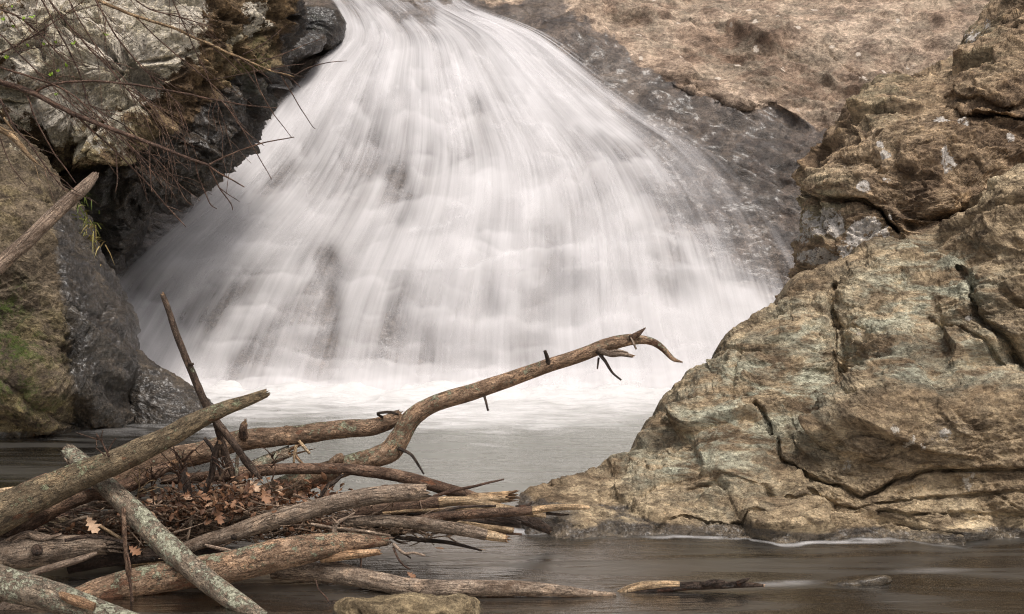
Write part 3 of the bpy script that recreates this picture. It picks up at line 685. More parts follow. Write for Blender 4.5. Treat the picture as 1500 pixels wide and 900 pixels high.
boulder('boulder', 'brown boulder with white lichen rosettes and a jagged crack, behind the greenish rock', [(1150, 470), (1168, 430), (1176, 395), (1179, 330), (1183, 268), (1198, 236), (1215, 202), (1250, 160), (1290, 132), (1345, 118), (1405, 98), (1445, 76),
        (1505, 38), (1620, -20), (1780, 60), (1800, 400), (1500, 560), (1250, 560)], (1400, 300), 12.2, 1.5, MAT['brown_boulder'], ky=-.0022, nth=640, nr=230, p=3.2, q=2.4, seed=300,
        dent=[(1400, 150, 40, .10), (1250, 330, 60, -.05), (1310, 330, 50, .12), (1370, 310, 50, -.14)],
        cracks=[([(1182, 283), (1200, 292), (1235, 300), (1268, 300), (1290, 315), (1300, 335), (1320, 350)], 4, .22, .08), ([(1388, 160), (1420, 172), (1470, 170), (1510, 182)], 3, .14, .12),
                ([(1350, 335), (1380, 322), (1420, 318), (1450, 300)], 7, .16, .1), ([(1385, 150), (1440, 148), (1500, 160)], 4, .08, .08)], big=.12, mid=.06, fine=.026, led=[(-.2, .3, .34, .08), (-.35, .3, .11, .035)], fac=[(.6, .11), (.2, .03)],
        lich=lambda u, v, z: spots(u, v, [(1380, 183, 17, 1.5, 10), (1410, 184, 11, 1.5), (1385, 246, 17, 1.5, 13), (1297, 226, 11, 1.3, 8), (1270, 282, 13, 1.3, 9), (1302, 272, 9, 1.3, 6), (1245, 245, 11, 1.2, 7), (1478, 205, 12, 1.2), (1290, 215, 8, 1.2),
                                       (1215, 330, 36, 1.4, 28), (1265, 345, 32, 1.4, 26), (1215, 380, 36, 1.5, 18), (1250, 375, 28, 1.4, 16), (1300, 350, 18, 1.2), (1195, 350, 16, 1.1), (1307, 325, 12, 1.1)]),
        grn=lambda u, v, z: spots(u, v, [(1215, 310, 50, .9), (1280, 365, 40, .9), (1420, 60, 60, .6), (1290, 150, 60, .5)]))
boulder('boulder', 'weathered brown boulder at the upper right corner, above the rosetted boulder', [(1402, 82), (1412, 56), (1440, 28), (1462, 2), (1490, -40), (1600, -90), (1760, -60), (1780, 120), (1600, 160), (1450, 130)],
        (1570, 40), 13.2, .9, MAT['brown_boulder'], nth=300, nr=110, seed=340, big=.10, mid=.06, lich=lambda u, v, z: spots(u, v, [(1430, 60, 30, .9), (1450, 40, 20, .9)]), grn=lambda u, v, z: spots(u, v, [(1430, 60, 60, .8)]))
boulder('boulder', 'huge pale lichen crusted boulder under bare branches, with a dark wet underside', [(-140, -50), (-20, -45), (200, -45), (424, -40), (420, -10), (412, 40), (402, 92), (380, 150), (345, 205), (318, 240), (300, 264), (262, 288), (222, 302), (160, 292), (118, 270),
        (70, 232), (-140, 240)], (150, 110), 15.3, 1.4, MAT['lichen_boulder'], ky=-.0012, nth=620, nr=240, p=2.3, q=1.8, back=.7, seed=400, big=.24, mid=.15, fine=.045, led=[(.6, .3, .5, .14), (.5, .3, .15, .04)], fac=[(.9, .2), (.3, .06)], strat=(1, 1, 1.5), tilt=-.6,
        dent=[(90, 40, 22, .14), (190, 115, 40, .22), (110, 150, 30, .08), (40, 100, 40, -.1), (250, 70, 50, -.12), (280, 130, 40, -.06), (120, 235, 30, .3), (200, 215, 40, .10)],
        cracks=[([(20, 110), (60, 85), (85, 60), (115, 30), (140, 5)], 6, .12, 0), ([(90, 225), (140, 235), (200, 215), (260, 180), (300, 120)], 10, .10, 0), ([(310, 110), (350, 70), (380, 20)], 8, .10, 0)],
        lich=lambda u, v, z: .18 + .55 * smooth(u + .55 * v, 345, 270) * smooth(v - .1 * u, 235, 150) + .35 * spots(u, v, [(360, 20, 22, 2), (355, 45, 12, 2), (340, 62, 12, 2), (220, 60, 90), (120, 100, 80)]),
        wet=lambda u, v, z: smooth(u * .62 + v, 310, 350) * .95 + smooth(u, 385, 405) * .6, grn=lambda u, v, z: spots(u, v, [(140, 220, 60), (180, 200, 40), (350, 90, 40, .7)]),
        moss=lambda u, v, z: spots(u, v, [(365, 110, 26, .7, 60), (300, 250, 40, .5), (160, 265, 30, .7)]))
boulder('boulder', 'dark mossy boulder on the left bank, speckled and flaking, its foot in the water', [(-160, 170), (-20, 182), (20, 200), (60, 238), (98, 288), (122, 335), (142, 378), (160, 412), (178, 450), (190, 482), (199, 516), (205, 560), (190, 640), (110, 700),
        (60, 720), (-160, 730)], (-10, 470), 13.3, 1.75, MAT['dark_boulder'], ky=-.0016, nth=520, nr=220, p=2.6, q=2.0, seed=500, big=.10, mid=.07, fine=.026, led=[(.9, .3, .45, .10), (.9, .3, .13, .03)], fac=[(.6, .05)], strat=(1, 1, 1.3), tilt=-.9,
        dent=[(95, 520, 40, .15), (40, 560, 60, -.22), (60, 400, 50, -.06), (150, 440, 40, .05), (10, 440, 50, .12), (110, 610, 26, .25)],
        cracks=[([(20, 330), (60, 380), (80, 430), (95, 480), (100, 540), (102, 620)], 9, .06, 0), ([(95, 455), (140, 470), (180, 500)], 5, .05, 0)],
        lich=lambda u, v, z: spots(u, v, [(20, 260, 70, .85), (30, 230, 40, 1), (60, 380, 50, .6), (30, 420, 50, .65), (60, 450, 30, .65)]),
        wet=lambda u, v, z: smooth(u - .12 * v, 5, 60) * smooth(v, 270, 340) * .95, grn=lambda u, v, z: spots(u, v, [(40, 600, 70), (60, 500, 50, .7), (20, 300, 60, .6), (80, 640, 40)]),
        moss=lambda u, v, z: spots(u, v, [(10, 520, 60, 1), (5, 450, 40, 1), (30, 560, 40, .8), (60, 590, 30, .6)]))
boulder('boulder', 'smooth dark rounded rock with an amber stain, sloping into the pool beside the fall', [(78, 470), (100, 455), (130, 458), (160, 478), (198, 520), (222, 538), (258, 562), (290, 586), (316, 612), (310, 660), (200, 700), (100, 690), (80, 600)],
        (150, 580), 12.95, .5, MAT['dark_boulder'], ky=-.004, nth=420, nr=160, seed=540, big=.05, mid=.06, fine=.028, strat=(1, 1, 1.8), tilt=.6,
        dent=[(160, 590, 38, .14), (120, 600, 20, .15), (230, 560, 40, -.05)], wet=lambda u, v, z: .55 + .4 * smooth(v, 540, 600) - .3 * smooth(u, 220, 290), grn=lambda u, v, z: spots(u, v, [(150, 585, 40, .55)]))
boulder('stone', 'wet brown block wedged under the lichen boulder, at the left edge of the fall', [(112, 300), (130, 290), (165, 294), (205, 304), (210, 325), (202, 350), (188, 372), (165, 380), (130, 372), (112, 350)], (160, 335), 15.7, .5, MAT['wet_stone'],
        nth=180, nr=70, seed=560, big=.05, mid=.06, fine=.014, p=3.5, wet=lambda u, v, z: .7 + 0 * u, grn=lambda u, v, z: spots(u, v, [(160, 305, 40, .5)]))
boulder('stone', 'small glistening stone below the wedged block, by the edge of the white water', [(140, 375), (160, 368), (178, 376), (182, 392), (165, 402), (142, 398)], (160, 386), 15.2, .2, MAT['wet_stone'], nth=110, nr=44, seed=565, big=.02, mid=.03, fine=.01, wet=lambda u, v, z: .8 + 0 * u)
boulder('stone', 'black rounded stone at the lip of the waterfall, topmost of the two', [(424, 40), (426, 16), (444, 11), (470, 13), (492, 18), (503, 34), (500, 55), (485, 70), (455, 74), (430, 62)], (464, 42), 18.6, .35, MAT['wet_stone'], nth=180, nr=70, seed=570,
        big=.05, mid=.05, fine=.014, wet=lambda u, v, z: .75 + 0 * u, moss=lambda u, v, z: spots(u, v, [(450, 40, 25, .8)]))
boulder('stone', 'black mossy slab jutting out under the rounded stone at the waterfall lip', [(372, 80), (392, 60), (420, 50), (455, 50), (474, 56), (468, 70), (440, 82), (410, 110), (390, 150), (350, 200), (345, 120)], (400, 90), 18.0, .4, MAT['wet_stone'], nth=180, nr=70, seed=575,
        big=.05, mid=.05, fine=.014, wet=lambda u, v, z: .75 + 0 * u, moss=lambda u, v, z: spots(u, v, [(405, 62, 22, 1)]))
boulder('stone', 'low buff stone breaking the water below the long floating log, in the foreground', [(495, 900), (497, 886), (510, 881), (535, 884), (560, 881), (585, 877), (610, 877), (640, 882), (680, 879), (697, 884), (702, 897), (690, 925), (600, 940), (510, 930)], (600, 905), 6.42, .2, MAT['buff_stone'],
        nth=260, nr=90, seed=580, big=.015, mid=.03, fine=.010, moss=None)
boulder('stone', 'flat brown stone just breaking the surface, right of the sunken log', [(1205, 860), (1220, 855), (1250, 852), (1275, 847), (1300, 844), (1306, 850), (1290, 860), (1240, 872)], (1255, 857), 7.06, .05, MAT['buff_stone'], nth=120, nr=40, seed=585, big=.006, mid=.010, fine=.005, wet=lambda u, v, z: .25 + 0 * u)

# ------------------------------------------------------------------ driftwood
def spline(pts, n):
    A = np.array(pts, float); k = len(A)
    if k == 2: t = np.linspace(0, 1, n)[:, None]; return A[0] * (1 - t) + A[1] * t
    E = np.vstack([2 * A[0] - A[1], A, 2 * A[-1] - A[-2]])
    d_ = np.r_[0, np.cumsum(np.linalg.norm(np.diff(A[:, :3], axis=0), axis=1))]
    x = np.linspace(0, d_[-1], n); i = np.clip(np.searchsorted(d_, x, 'right') - 1, 0, k - 2)
    t = ((x - d_[i]) / (d_[i + 1] - d_[i]))[:, None]
    p0, p1, p2, p3 = E[i], E[i + 1], E[i + 2], E[i + 3]
    return .5 * (2 * p1 + (p2 - p0) * t + (2 * p0 - 5 * p1 + 4 * p2 - p3) * t ** 2 + (3 * p1 - p0 - 3 * p2 + p3) * t ** 3)

SEED = [1000]
def tube(px, nseg=None, step=.013, lump=.10, jag0=0, jag1=0, cap=True, wig=0.0, flat=1.0):
    """px: (u, v, Y, radius in photo pixels) -> verts, faces, bark coordinates, end frames"""
    SEED[0] += 1; sd = SEED[0]
    px = np.array(px, float)
    W = P(px[:, 0], px[:, 1], px[:, 2]); R = px[:, 3] * px[:, 2] / FPX
    A = np.c_[W, R]
    Ln = np.linalg.norm(np.diff(W, axis=0), axis=1).sum()
    n = int(max(len(px) * 3, min(220, Ln / step)))
    Sx = spline(A, n); C, r = Sx[:, :3], np.maximum(Sx[:, 3], .0007)
    if nseg is None: nseg = 30 if r.max() > .018 else (14 if r.max() > .008 else 7)
    if wig:
        q = np.linspace(0, Ln, n)[:, None] * np.array([[7., 0, 0]]); C = C + wig * np.stack([pn(q, sd), pn(q, sd + 1), pn(q, sd + 2)], -1)
    s = np.r_[0, np.cumsum(np.linalg.norm(np.diff(C, axis=0), axis=1))]
    Tn = np.gradient(C, axis=0); Tn /= np.linalg.norm(Tn, axis=1, keepdims=True) + 1e-9
    nrm = np.zeros_like(C); a = np.cross(Tn[0], [0, 0, 1.]);
    if np.linalg.norm(a) < .05: a = np.cross(Tn[0], [1., 0, 0])
    a /= np.linalg.norm(a)
    for i in range(n):
        a = a - Tn[i] * np.dot(a, Tn[i]); a /= np.linalg.norm(a); nrm[i] = a
    bn = np.cross(Tn, nrm)
    th = np.linspace(0, 2 * math.pi, nseg, endpoint=False)
    ct, sn = np.cos(th), np.sin(th)
    bark = np.stack([r[:, None] * ct, r[:, None] * sn, np.repeat(s[:, None], nseg, 1)], -1)
    rm = r[:, None] * np.ones(nseg)
    rmx = r.max()
    q = bark / rmx
    k = 1 + lump * 1.1 * fbm(q * np.array([.6, .6, .35]), 3, .5, sd) + lump * .75 * fbm(q * np.array([2.2, 2.2, .5]), 4, .62, sd + 5)
    rm = rm * k
    V = C[:, None] + nrm[:, None] * (rm * ct)[..., None] + bn[:, None] * (rm * sn * flat)[..., None]
    rj = np.random.default_rng(sd)
    if jag0: V[0] -= Tn[0] * (rj.uniform(0, 1, nseg)[:, None] ** 2 * r[0] * jag0)
    if jag1: V[-1] += Tn[-1] * (rj.uniform(0, 1, nseg)[:, None] ** 2 * r[-1] * jag1)
    V = V.reshape(-1, 3); F = [tuple(f) for f in gridF(n, nseg, True)]
    bk = bark.reshape(-1, 3)
    if cap:
        V = np.vstack([V, C[0], C[-1]]); bk = np.vstack([bk, [0, 0, 0], [0, 0, s[-1]]])
        F += [(n * nseg, (j + 1) % nseg, j) for j in range(nseg)] + [(n * nseg + 1, (n - 1) * nseg + j, (n - 1) * nseg + (j + 1) % nseg) for j in range(nseg)]
    ends = [(C[0], -Tn[0], r[0], nrm[0], bn[0]), (C[-1], Tn[-1], r[-1], nrm[-1], bn[-1])]
    return V, F, bk, ends

def splinters(end, n=9, length=2.5, spread=.12, fill=True, seed=0, thick=.30):
    """jagged broken wood: a rough core plus slivers of uneven length"""
    C, T, r, a, b = end; rj = np.random.default_rng(seed + 5)
    V, F, bk = [], [], []
    def sliver(p, d_, L, w):
        k = len(V); q = np.cross(d_, rj.normal(size=3)); q /= np.linalg.norm(q); q2 = np.cross(d_, q)
        bend = q * L * rj.uniform(-.06, .06)
        for (f, ww) in ((-.5, 1.0), (.35, .85), (.75, .55)):
            for (x, y) in ((1, .4), (-.3, 1), (-1, -.4), (.3, -1)):
                V.append(p + d_ * L * f + bend * f + q * w * ww * x + q2 * w * ww * y * .7); bk.append((w * x, w * y, L * f))
        V.append(p + d_ * L + bend); bk.append((0, 0, L))
        for s_ in range(2):
            for j in range(4): F.append((k + s_ * 4 + j, k + s_ * 4 + (j + 1) % 4, k + s_ * 4 + 4 + (j + 1) % 4, k + s_ * 4 + 4 + j))
        for j in range(4): F.append((k + 8 + j, k + 8 + (j + 1) % 4, k + 12))
    if fill:
        k = len(V); m_ = 12
        for j in range(m_):
            t = 2 * math.pi * j / m_
            V.append(C - T * r * .5 + (a * math.cos(t) + b * math.sin(t)) * r * .92); bk.append((r * math.cos(t), r * math.sin(t), -r))
        for j in range(m_):
            t = 2 * math.pi * j / m_
            V.append(C + T * r * rj.uniform(.1, .9) + (a * math.cos(t) + b * math.sin(t)) * r * .80); bk.append((r * math.cos(t), r * math.sin(t), r))
        V.append(C + T * r * .35); bk.append((0, 0, r))
        for j in range(m_):
            F.append((k + j, k + (j + 1) % m_, k + m_ + (j + 1) % m_, k + m_ + j)); F.append((k + m_ + j, k + m_ + (j + 1) % m_, k + 2 * m_))
    for i in range(n):
        t = rj.uniform(0, 2 * math.pi); rad = math.sqrt(rj.uniform(0, 1)) * .75
        p = C + (a * math.cos(t) + b * math.sin(t)) * r * rad
        d_ = T + (a * math.cos(t) + b * math.sin(t)) * spread * rj.uniform(0, 1.6) + rj.normal(size=3) * spread * .4
        sliver(p, d_ / np.linalg.norm(d_), r * length * rj.uniform(.35, 1), r * rj.uniform(.5, 1.2) * thick)
    return np.array(V), F, np.array(bk)

def log(name, label, cat, px, mat, end0=None, end1=None, group='driftwood caught in the log jam', kids=(), lump=.10, wig=0.0, flat=1.0, splen=2.5, spn=9, end_mat='wood_split', nseg=None):
    V, F, bk, ends = tube(px, nseg, lump=lump, jag0=1.2 if end0 else 0, jag1=1.2 if end1 else 0, wig=wig, flat=flat)
    o = mesh_obj(name, V, F, MAT[mat], vattrs={'bark': bk})
    tag(o, label, cat, group)
    for e, kind in zip(ends, (end0, end1)):
        if kind == 'broken':
            SEED[0] += 1
            v_, f_, b_ = splinters(e, spn, splen, seed=SEED[0]); part('broken_end', v_, f_, MAT[end_mat], o, vattrs={'bark': b_}, smooth_=False)
        elif kind == 'cut':
            SEED[0] += 1
            v_, f_, b_ = splinters(e, 3, .9, .03, seed=SEED[0], thick=.22); part('broken_end', v_, f_, MAT[end_mat], o, vattrs={'bark': b_}, smooth_=False)
    for kd in kids:
        nm, kpx, kmat = kd[:3]
        v_, f_, b_, en = tube(kpx, None, lump=.12, wig=kd[4] if len(kd) > 4 else 0)
        p_ = part(nm, v_, f_, MAT[kmat], o, vattrs={'bark': b_})
        if len(kd) > 3 and kd[3]:
            v_, f_, b_ = splinters(en[1], 5, 2.0, seed=SEED[0]); part('splinter', v_, f_, MAT['wood_split'], p_, vattrs={'bark': b_}, smooth_=False)
    return o

def pt(L, Y, r=None):
    """expand [(u,v,r)...] with distances running from Y[0] to Y[1]"""
    n = len(L); return [(p[0], p[1], Y[0] + (Y[1] - Y[0]) * i / (n - 1), p[2]) for i, p in enumerate(L)]

# the long curved branch
log('fallen_branch', 'long curved branch rising from the log jam and arching out across the pool', 'branch',
    [(270, 790, 8.0, 22), (330, 762, 7.98, 22), (390, 730, 7.95, 20), (435, 708, 7.92, 18), (480, 692, 7.9, 16), (520, 678, 7.9, 15), (550, 670, 7.9, 16), (572, 660, 7.9, 17), (588, 638, 7.9, 15), (605, 612, 7.9, 14), (640, 590, 7.9, 13), (700, 572, 7.9, 12), (760, 551, 7.9, 11),
     (800, 537, 7.9, 10.5), (850, 521, 7.9, 10), (885, 507, 7.9, 10), (915, 499, 7.9, 9), (940, 498, 7.9, 6.5), (958, 502, 7.9, 5.6), (972, 512, 7.9, 4.6), (986, 526, 7.9, 3.4), (1000, 531, 7.9, 1.0)], 'bark_lichen', lump=.13,
    kids=[('branch_stub', [(804, 534, 7.88, 4), (801, 522, 7.86, 3), (798, 514, 7.85, 2.4)], 'bark_dark'), ('branch_stub', [(925, 496, 7.88, 5.5), (935, 489, 7.86, 4), (945, 481, 7.85, 1)], 'bark_brown', True),
          ('broken_limb', [(876, 513, 7.86, 4.5), (895, 519, 7.83, 4.5), (912, 519, 7.81, 3.6), (926, 522, 7.8, 2.6)], 'wood_grey', True), ('broken_limb', [(880, 520, 7.86, 2.5), (903, 514, 7.82, 2.2), (920, 517, 7.8, 1.2)], 'wood_grey'),
          ('twig', [(874, 515, 7.86, 2.6), (885, 527, 7.84, 2.5), (897, 546, 7.8, 1.8), (910, 557, 7.78, 1.4)], 'bark_dark'), ('twig', [(877, 524, 7.86, 1.8), (875, 541, 7.85, 1.1)], 'bark_dark'),
          ('twig', [(924, 494, 7.87, 2.0), (928, 503, 7.85, 1.8), (932, 512, 7.84, 1.3)], 'wood_grey'), ('twig', [(709, 579, 7.88, 2.2), (712, 590, 7.86, 1.8), (715, 602, 7.85, 1.6)], 'bark_dark'),
          ('twig', [(584, 657, 7.85, 3), (602, 666, 7.8, 2.2), (612, 680, 7.8, 1.9), (621, 695, 7.8, 1.2)], 'bark_dark'), ('knot', [(488, 682, 7.88, 10), (497, 672, 7.84, 8), (500, 666, 7.82, 3)], 'bark_lichen')])
log('drift_log', 'lichen spotted log with a short upright stub, its splintered end short of the bend', 'log',
    pt([(140, 722, 17), (200, 689, 17.5), (245, 674, 17.5), (290, 664, 17), (320, 656, 16), (350, 646, 15), (400, 641, 14.5), (450, 635, 14), (500, 629, 14), (540, 627, 12.5), (565, 620, 11.5), (581, 612, 10)], (7.55, 8.0)), 'bark_lichen', end1='broken', lump=.14, splen=1.6,
    kids=[('branch_stub', [(357, 640, 7.72, 7), (356, 630, 7.7, 6), (358, 621, 7.7, 5)], 'bark_brown', True), ('knot', [(420, 634, 7.82, 8), (421, 627, 7.8, 6), (422, 624, 7.8, 2)], 'bark_lichen'),
          ('twig', [(561, 612, 7.92, 2), (553, 606, 7.9, 2), (572, 604, 7.9, 2.2), (584, 608, 7.9, 1.5)], 'bark_dark')])
log('drift_log', 'thick mossy log slanting up over the jam to a thin broken tip', 'log',
    pt([(-60, 783, 28), (0, 754, 28), (60, 723, 24), (125, 695, 20.5), (170, 676, 19), (205, 660, 18), (245, 641, 16), (290, 616, 13.5), (330, 598, 11), (365, 586, 8.5), (388, 577, 6.5)], (7.0, 7.3)), 'bark_green', end1='broken', lump=.11, splen=1.5, spn=5)
log('drift_log', 'dark split bark underside of a rotten log below the thick mossy one', 'log',
    pt([(-60, 825, 20), (0, 792, 20), (45, 762, 16), (90, 738, 13), (130, 726, 10), (155, 722, 6)], (7.12, 7.35)), 'bark_brown', end1='broken', lump=.2, splen=3)
log('drift_log', 'brown log with an orange torn patch lying behind the diagonal lichen log', 'log',
    pt([(150, 728, 8), (185, 712, 10), (225, 694, 10), (248, 682, 6)], (7.45, 7.5)), 'bark_brown', end1='broken', lump=.2)
log('drift_log', 'straight pale lichen crusted log crossing in front, running down to the bottom edge', 'log',
    pt([(103, 664, 12), (125, 684, 14.5), (160, 716, 15), (200, 754, 17), (245, 800, 18), (290, 840, 17), (340, 878, 16), (400, 922, 15), (440, 955, 14)], (7.5, 6.35)), 'bark_crusted', end0='broken', lump=.10, splen=1.3, end_mat='wood_grey',
    kids=[('splinter', [(115, 695, 7.42, 3), (103, 682, 7.42, 2.6), (94, 671, 7.42, 1)], 'wood_grey')])
log('drift_log', 'massive grey log with lichen tufts and a torn pale end, in front of the jam', 'log',
    pt([(70, 905, 19), (130, 875, 21), (190, 856, 22), (260, 842, 23), (330, 832, 24), (400, 814, 23), (450, 804, 21), (495, 797, 17), (535, 794, 11), (565, 793, 7)], (6.8, 7.05)), 'bark_lichen', end1='broken', lump=.10, splen=2.2, end_mat='wood_grey',
    kids=[('torn_strip', [(470, 817, 6.98, 8), (510, 813, 6.96, 7), (553, 809, 6.95, 5)], 'wood_split', True), ('twig', [(576, 797, 7.0, 2.6), (592, 811, 6.97, 2.2), (605, 810, 6.96, 1.8), (623, 814, 6.95, 1.6)], 'wood_grey'),
          ('twig', [(576, 802, 7.0, 1.8), (583, 818, 6.95, 1.6), (592, 829, 6.95, 1.4), (601, 834, 6.95, 1.4)], 'bark_twig'), ('twig', [(580, 803, 7.0, 1.8), (590, 810, 7.0, 1.7), (602, 818, 7.0, 1.2)], 'bark_dark')])
log('drift_log', 'smooth tan log with a sawn looking blunt end, in the middle of the jam', 'log',
    pt([(255, 810, 9), (300, 793, 10), (340, 782, 12), (380, 768, 13.5), (430, 754, 13.5), (480, 740, 13), (530, 729, 13), (575, 723, 13), (600, 722, 13), (617, 721, 12)], (7.15, 7.35)), 'bark_grey', end1='cut', lump=.10, end_mat='wood_grey',
    kids=[('knot', [(345, 784, 7.22, 7), (343, 786, 7.17, 6), (342, 787, 7.15, 3)], 'bark_dark'), ('twig', [(548, 718, 7.3, 2), (565, 714, 7.3, 4), (579, 716, 7.3, 2)], 'bark_brown')])
log('drift_log', 'slender brown log curving down to the right across the curved branch', 'log',
    pt([(240, 703, 7), (290, 700, 8), (340, 695, 9), (400, 688, 8.5), (450, 687, 8), (500, 687, 8.3), (550, 692, 9), (600, 701, 9), (640, 713, 9), (680, 724, 8.5), (715, 735, 6)], (7.6, 7.75)), 'bark_brown', end0='cut', lump=.08)
log('drift_log', 'short lichen log broken into bright orange splinters above the slender brown one', 'log',
    pt([(335, 698, 7), (370, 683, 8), (400, 671, 9), (420, 663, 8.5)], (7.75, 7.8)), 'bark_crusted', end1='broken', splen=5.5, spn=8,
    kids=[('splinter', [(438, 646, 7.76, 2.2), (446, 656, 7.75, 2.6), (454, 665, 7.75, 2)], 'wood_pale'), ('splinter', [(434, 652, 7.76, 2), (432, 664, 7.75, 2.4), (430, 679, 7.75, 1.6)], 'wood_pale'), ('splinter', [(430, 662, 7.78, 2.4), (437, 673, 7.77, 2.5), (446, 682, 7.77, 1.6)], 'wood_split')])
log('drift_log', 'long grey log floating low on the water toward the right, foremost in the stream', 'log',
    [(400, 836, 7.1, 13), (450, 838, 7.06, 14), (500, 842, 7.0, 14.5), (545, 850, 6.93, 14.5), (590, 859, 6.86, 14), (640, 863, 6.82, 13.5), (700, 862, 6.81, 12.5), (760, 862, 6.81, 11.5), (820, 866, 6.80, 9), (870, 870, 6.82, 5), (902, 871, 6.83, 2.5)], 'bark_grey', lump=.10,
    kids=[('twig', [(475, 825, 7.02, 2), (500, 826, 7.0, 2), (517, 831, 7.0, 1.2)], 'wood_grey'), ('branch_stub', [(541, 850, 6.99, 5), (545, 860, 6.96, 4), (550, 862, 6.95, 2)], 'bark_dark')])
log('drift_log', 'sunken log whose pale peeled back and ragged dark bark show above the stream', 'log',
    [(905, 870, 6.9, 4), (920, 864, 6.9, 6), (940, 859, 6.9, 7), (965, 857, 6.9, 6.5), (995, 857, 6.9, 6)], 'wood_pale', group=None, lump=.08,
    kids=[('ragged_bark', [(915, 868, 6.9, 6), (960, 863, 6.9, 6), (1000, 859, 6.9, 6.5), (1040, 858, 6.9, 6), (1075, 857, 6.9, 5), (1100, 857, 6.9, 4), (1118, 858, 6.9, 2)], 'bark_dark', True), ('bark_flake', [(1030, 857, 6.88, 4), (1045, 853, 6.87, 4), (1062, 852, 6.87, 1.5)], 'bark_dark'),
          ('bark_flake', [(1080, 855, 6.88, 4), (1092, 850, 6.87, 3), (1098, 847, 6.87, 1)], 'bark_dark')])
log('drift_log', 'old thick cracked log with a splintered end, at the left edge of the jam', 'log',
    pt([(-60, 815, 25), (0, 813, 24), (50, 809, 22), (95, 804, 20), (130, 801, 16), (148, 801, 12)], (7.05, 7.12)), 'bark_grey', end1='broken', splen=4.5, spn=14, lump=.12, end_mat='wood_grey', kids=[('knot', [(54, 806, 7.0, 9), (55, 808, 6.95, 6.5), (55, 809, 6.94, 3)], 'bark_dark')])
log('drift_log', 'dark damp log lying in the gap behind the massive grey log', 'log', pt([(100, 832, 9), (150, 822, 10), (205, 815, 10.5), (265, 810, 10), (320, 812, 8.5), (345, 816, 5)], (7.2, 7.25)), 'bark_dark')
log('driftwood_plank', 'flat grey weathered slat of wood propped on the old thick log', 'driftwood', pt([(28, 848, 8), (60, 836, 9), (95, 826, 9.5), (125, 817, 8), (142, 810, 4)], (6.85, 6.92)), 'wood_grey', lump=.15, flat=.55)
log('drift_log', 'lichen crusted log crossing the bottom left corner with a raw orange wound', 'log',
    pt([(-70, 828, 26), (0, 852, 25), (45, 865, 24), (90, 879, 22), (140, 896, 20), (220, 925, 18), (280, 945, 16)], (6.5, 6.3)), 'bark_crusted', lump=.12, kids=[('bark_wound', [(85, 870, 6.37, 5), (110, 880, 6.32, 8), (138, 889, 6.3, 6)], 'wood_split')])
log('driftwood_plank', 'grey rounded driftwood block behind the bottom left corner log', 'driftwood', pt([(-10, 915, 18), (20, 895, 19), (50, 886, 16), (72, 888, 8)], (6.62, 6.65)), 'wood_grey', lump=.2)
log('stick', 'short white peeled stick lying in the gap under the diagonal lichen log', 'stick', pt([(192, 828, 4), (215, 826, 5), (246, 825, 5)], (7.3, 7.3)), 'wood_pale', end1='cut')
log('driftwood_plank', 'yellowish driftwood plank half hidden behind the hanging bark strip', 'driftwood', pt([(110, 838, 7), (160, 835, 9), (220, 834, 9), (275, 832, 7)], (7.4, 7.4)), 'wood_grey', flat=.7)
log('stick', 'dark brown broken stick with a frayed tip, at the left edge above the water', 'stick', pt([(-40, 752, 9), (0, 733, 9), (35, 715, 8), (66, 700, 6)], (7.55, 7.6)), 'bark_brown', end1='broken', splen=2.5, lump=.16)
log('stick', 'bare yellow stick with no bark behind the dark frayed one', 'stick', pt([(-40, 728, 5), (0, 721, 5.5), (28, 716, 4)], (7.7, 7.7)), 'wood_pale')
log('stick', 'pale orange stick wedged between the frayed stick and the thick mossy log', 'stick', pt([(30, 730, 4), (55, 720, 5), (85, 706, 5)], (7.62, 7.6)), 'wood_pale')
log('stick', 'mossy dark stick deep in the left side of the jam', 'stick', pt([(30, 776, 8), (70, 768, 9), (118, 762, 8)], (7.5, 7.5)), 'bark_green')
log('stick', 'grey barked stick in the hollow below the crossing of the two lichen logs', 'stick', pt([(60, 758, 8), (100, 746, 8), (140, 739, 8), (172, 740, 6)], (7.58, 7.6)), 'bark_grey')
log('stick', 'thin bent stick with shiny bark above the oak leaf', 'stick', pt([(40, 764, 2.5), (90, 756, 3), (122, 747, 3), (140, 750, 2.5), (152, 753, 2)], (7.42, 7.42)), 'bark_twig')
log('stick', 'thin straight brown stick low in the left hollow of the jam', 'stick', pt([(25, 783, 3), (60, 777, 3), (92, 780, 2.5)], (7.4, 7.4)), 'bark_brown')
log('stick', 'pale forked stick lying on top of the old thick log', 'stick', pt([(-5, 800, 4), (22, 790, 6), (42, 783, 6), (66, 786, 4), (90, 790, 2)], (7.05, 7.08)), 'wood_grey', kids=[('fork', [(42, 783, 7.06, 5), (60, 790, 7.05, 4), (90, 783, 7.04, 2.5)], 'wood_grey')])
MAT['bark_stick'] = bark_mat('dark_speckled_bark', (.03, .019, .013), (.085, .056, .04), (.16, .115, .085), (.36, .38, .26), .62)
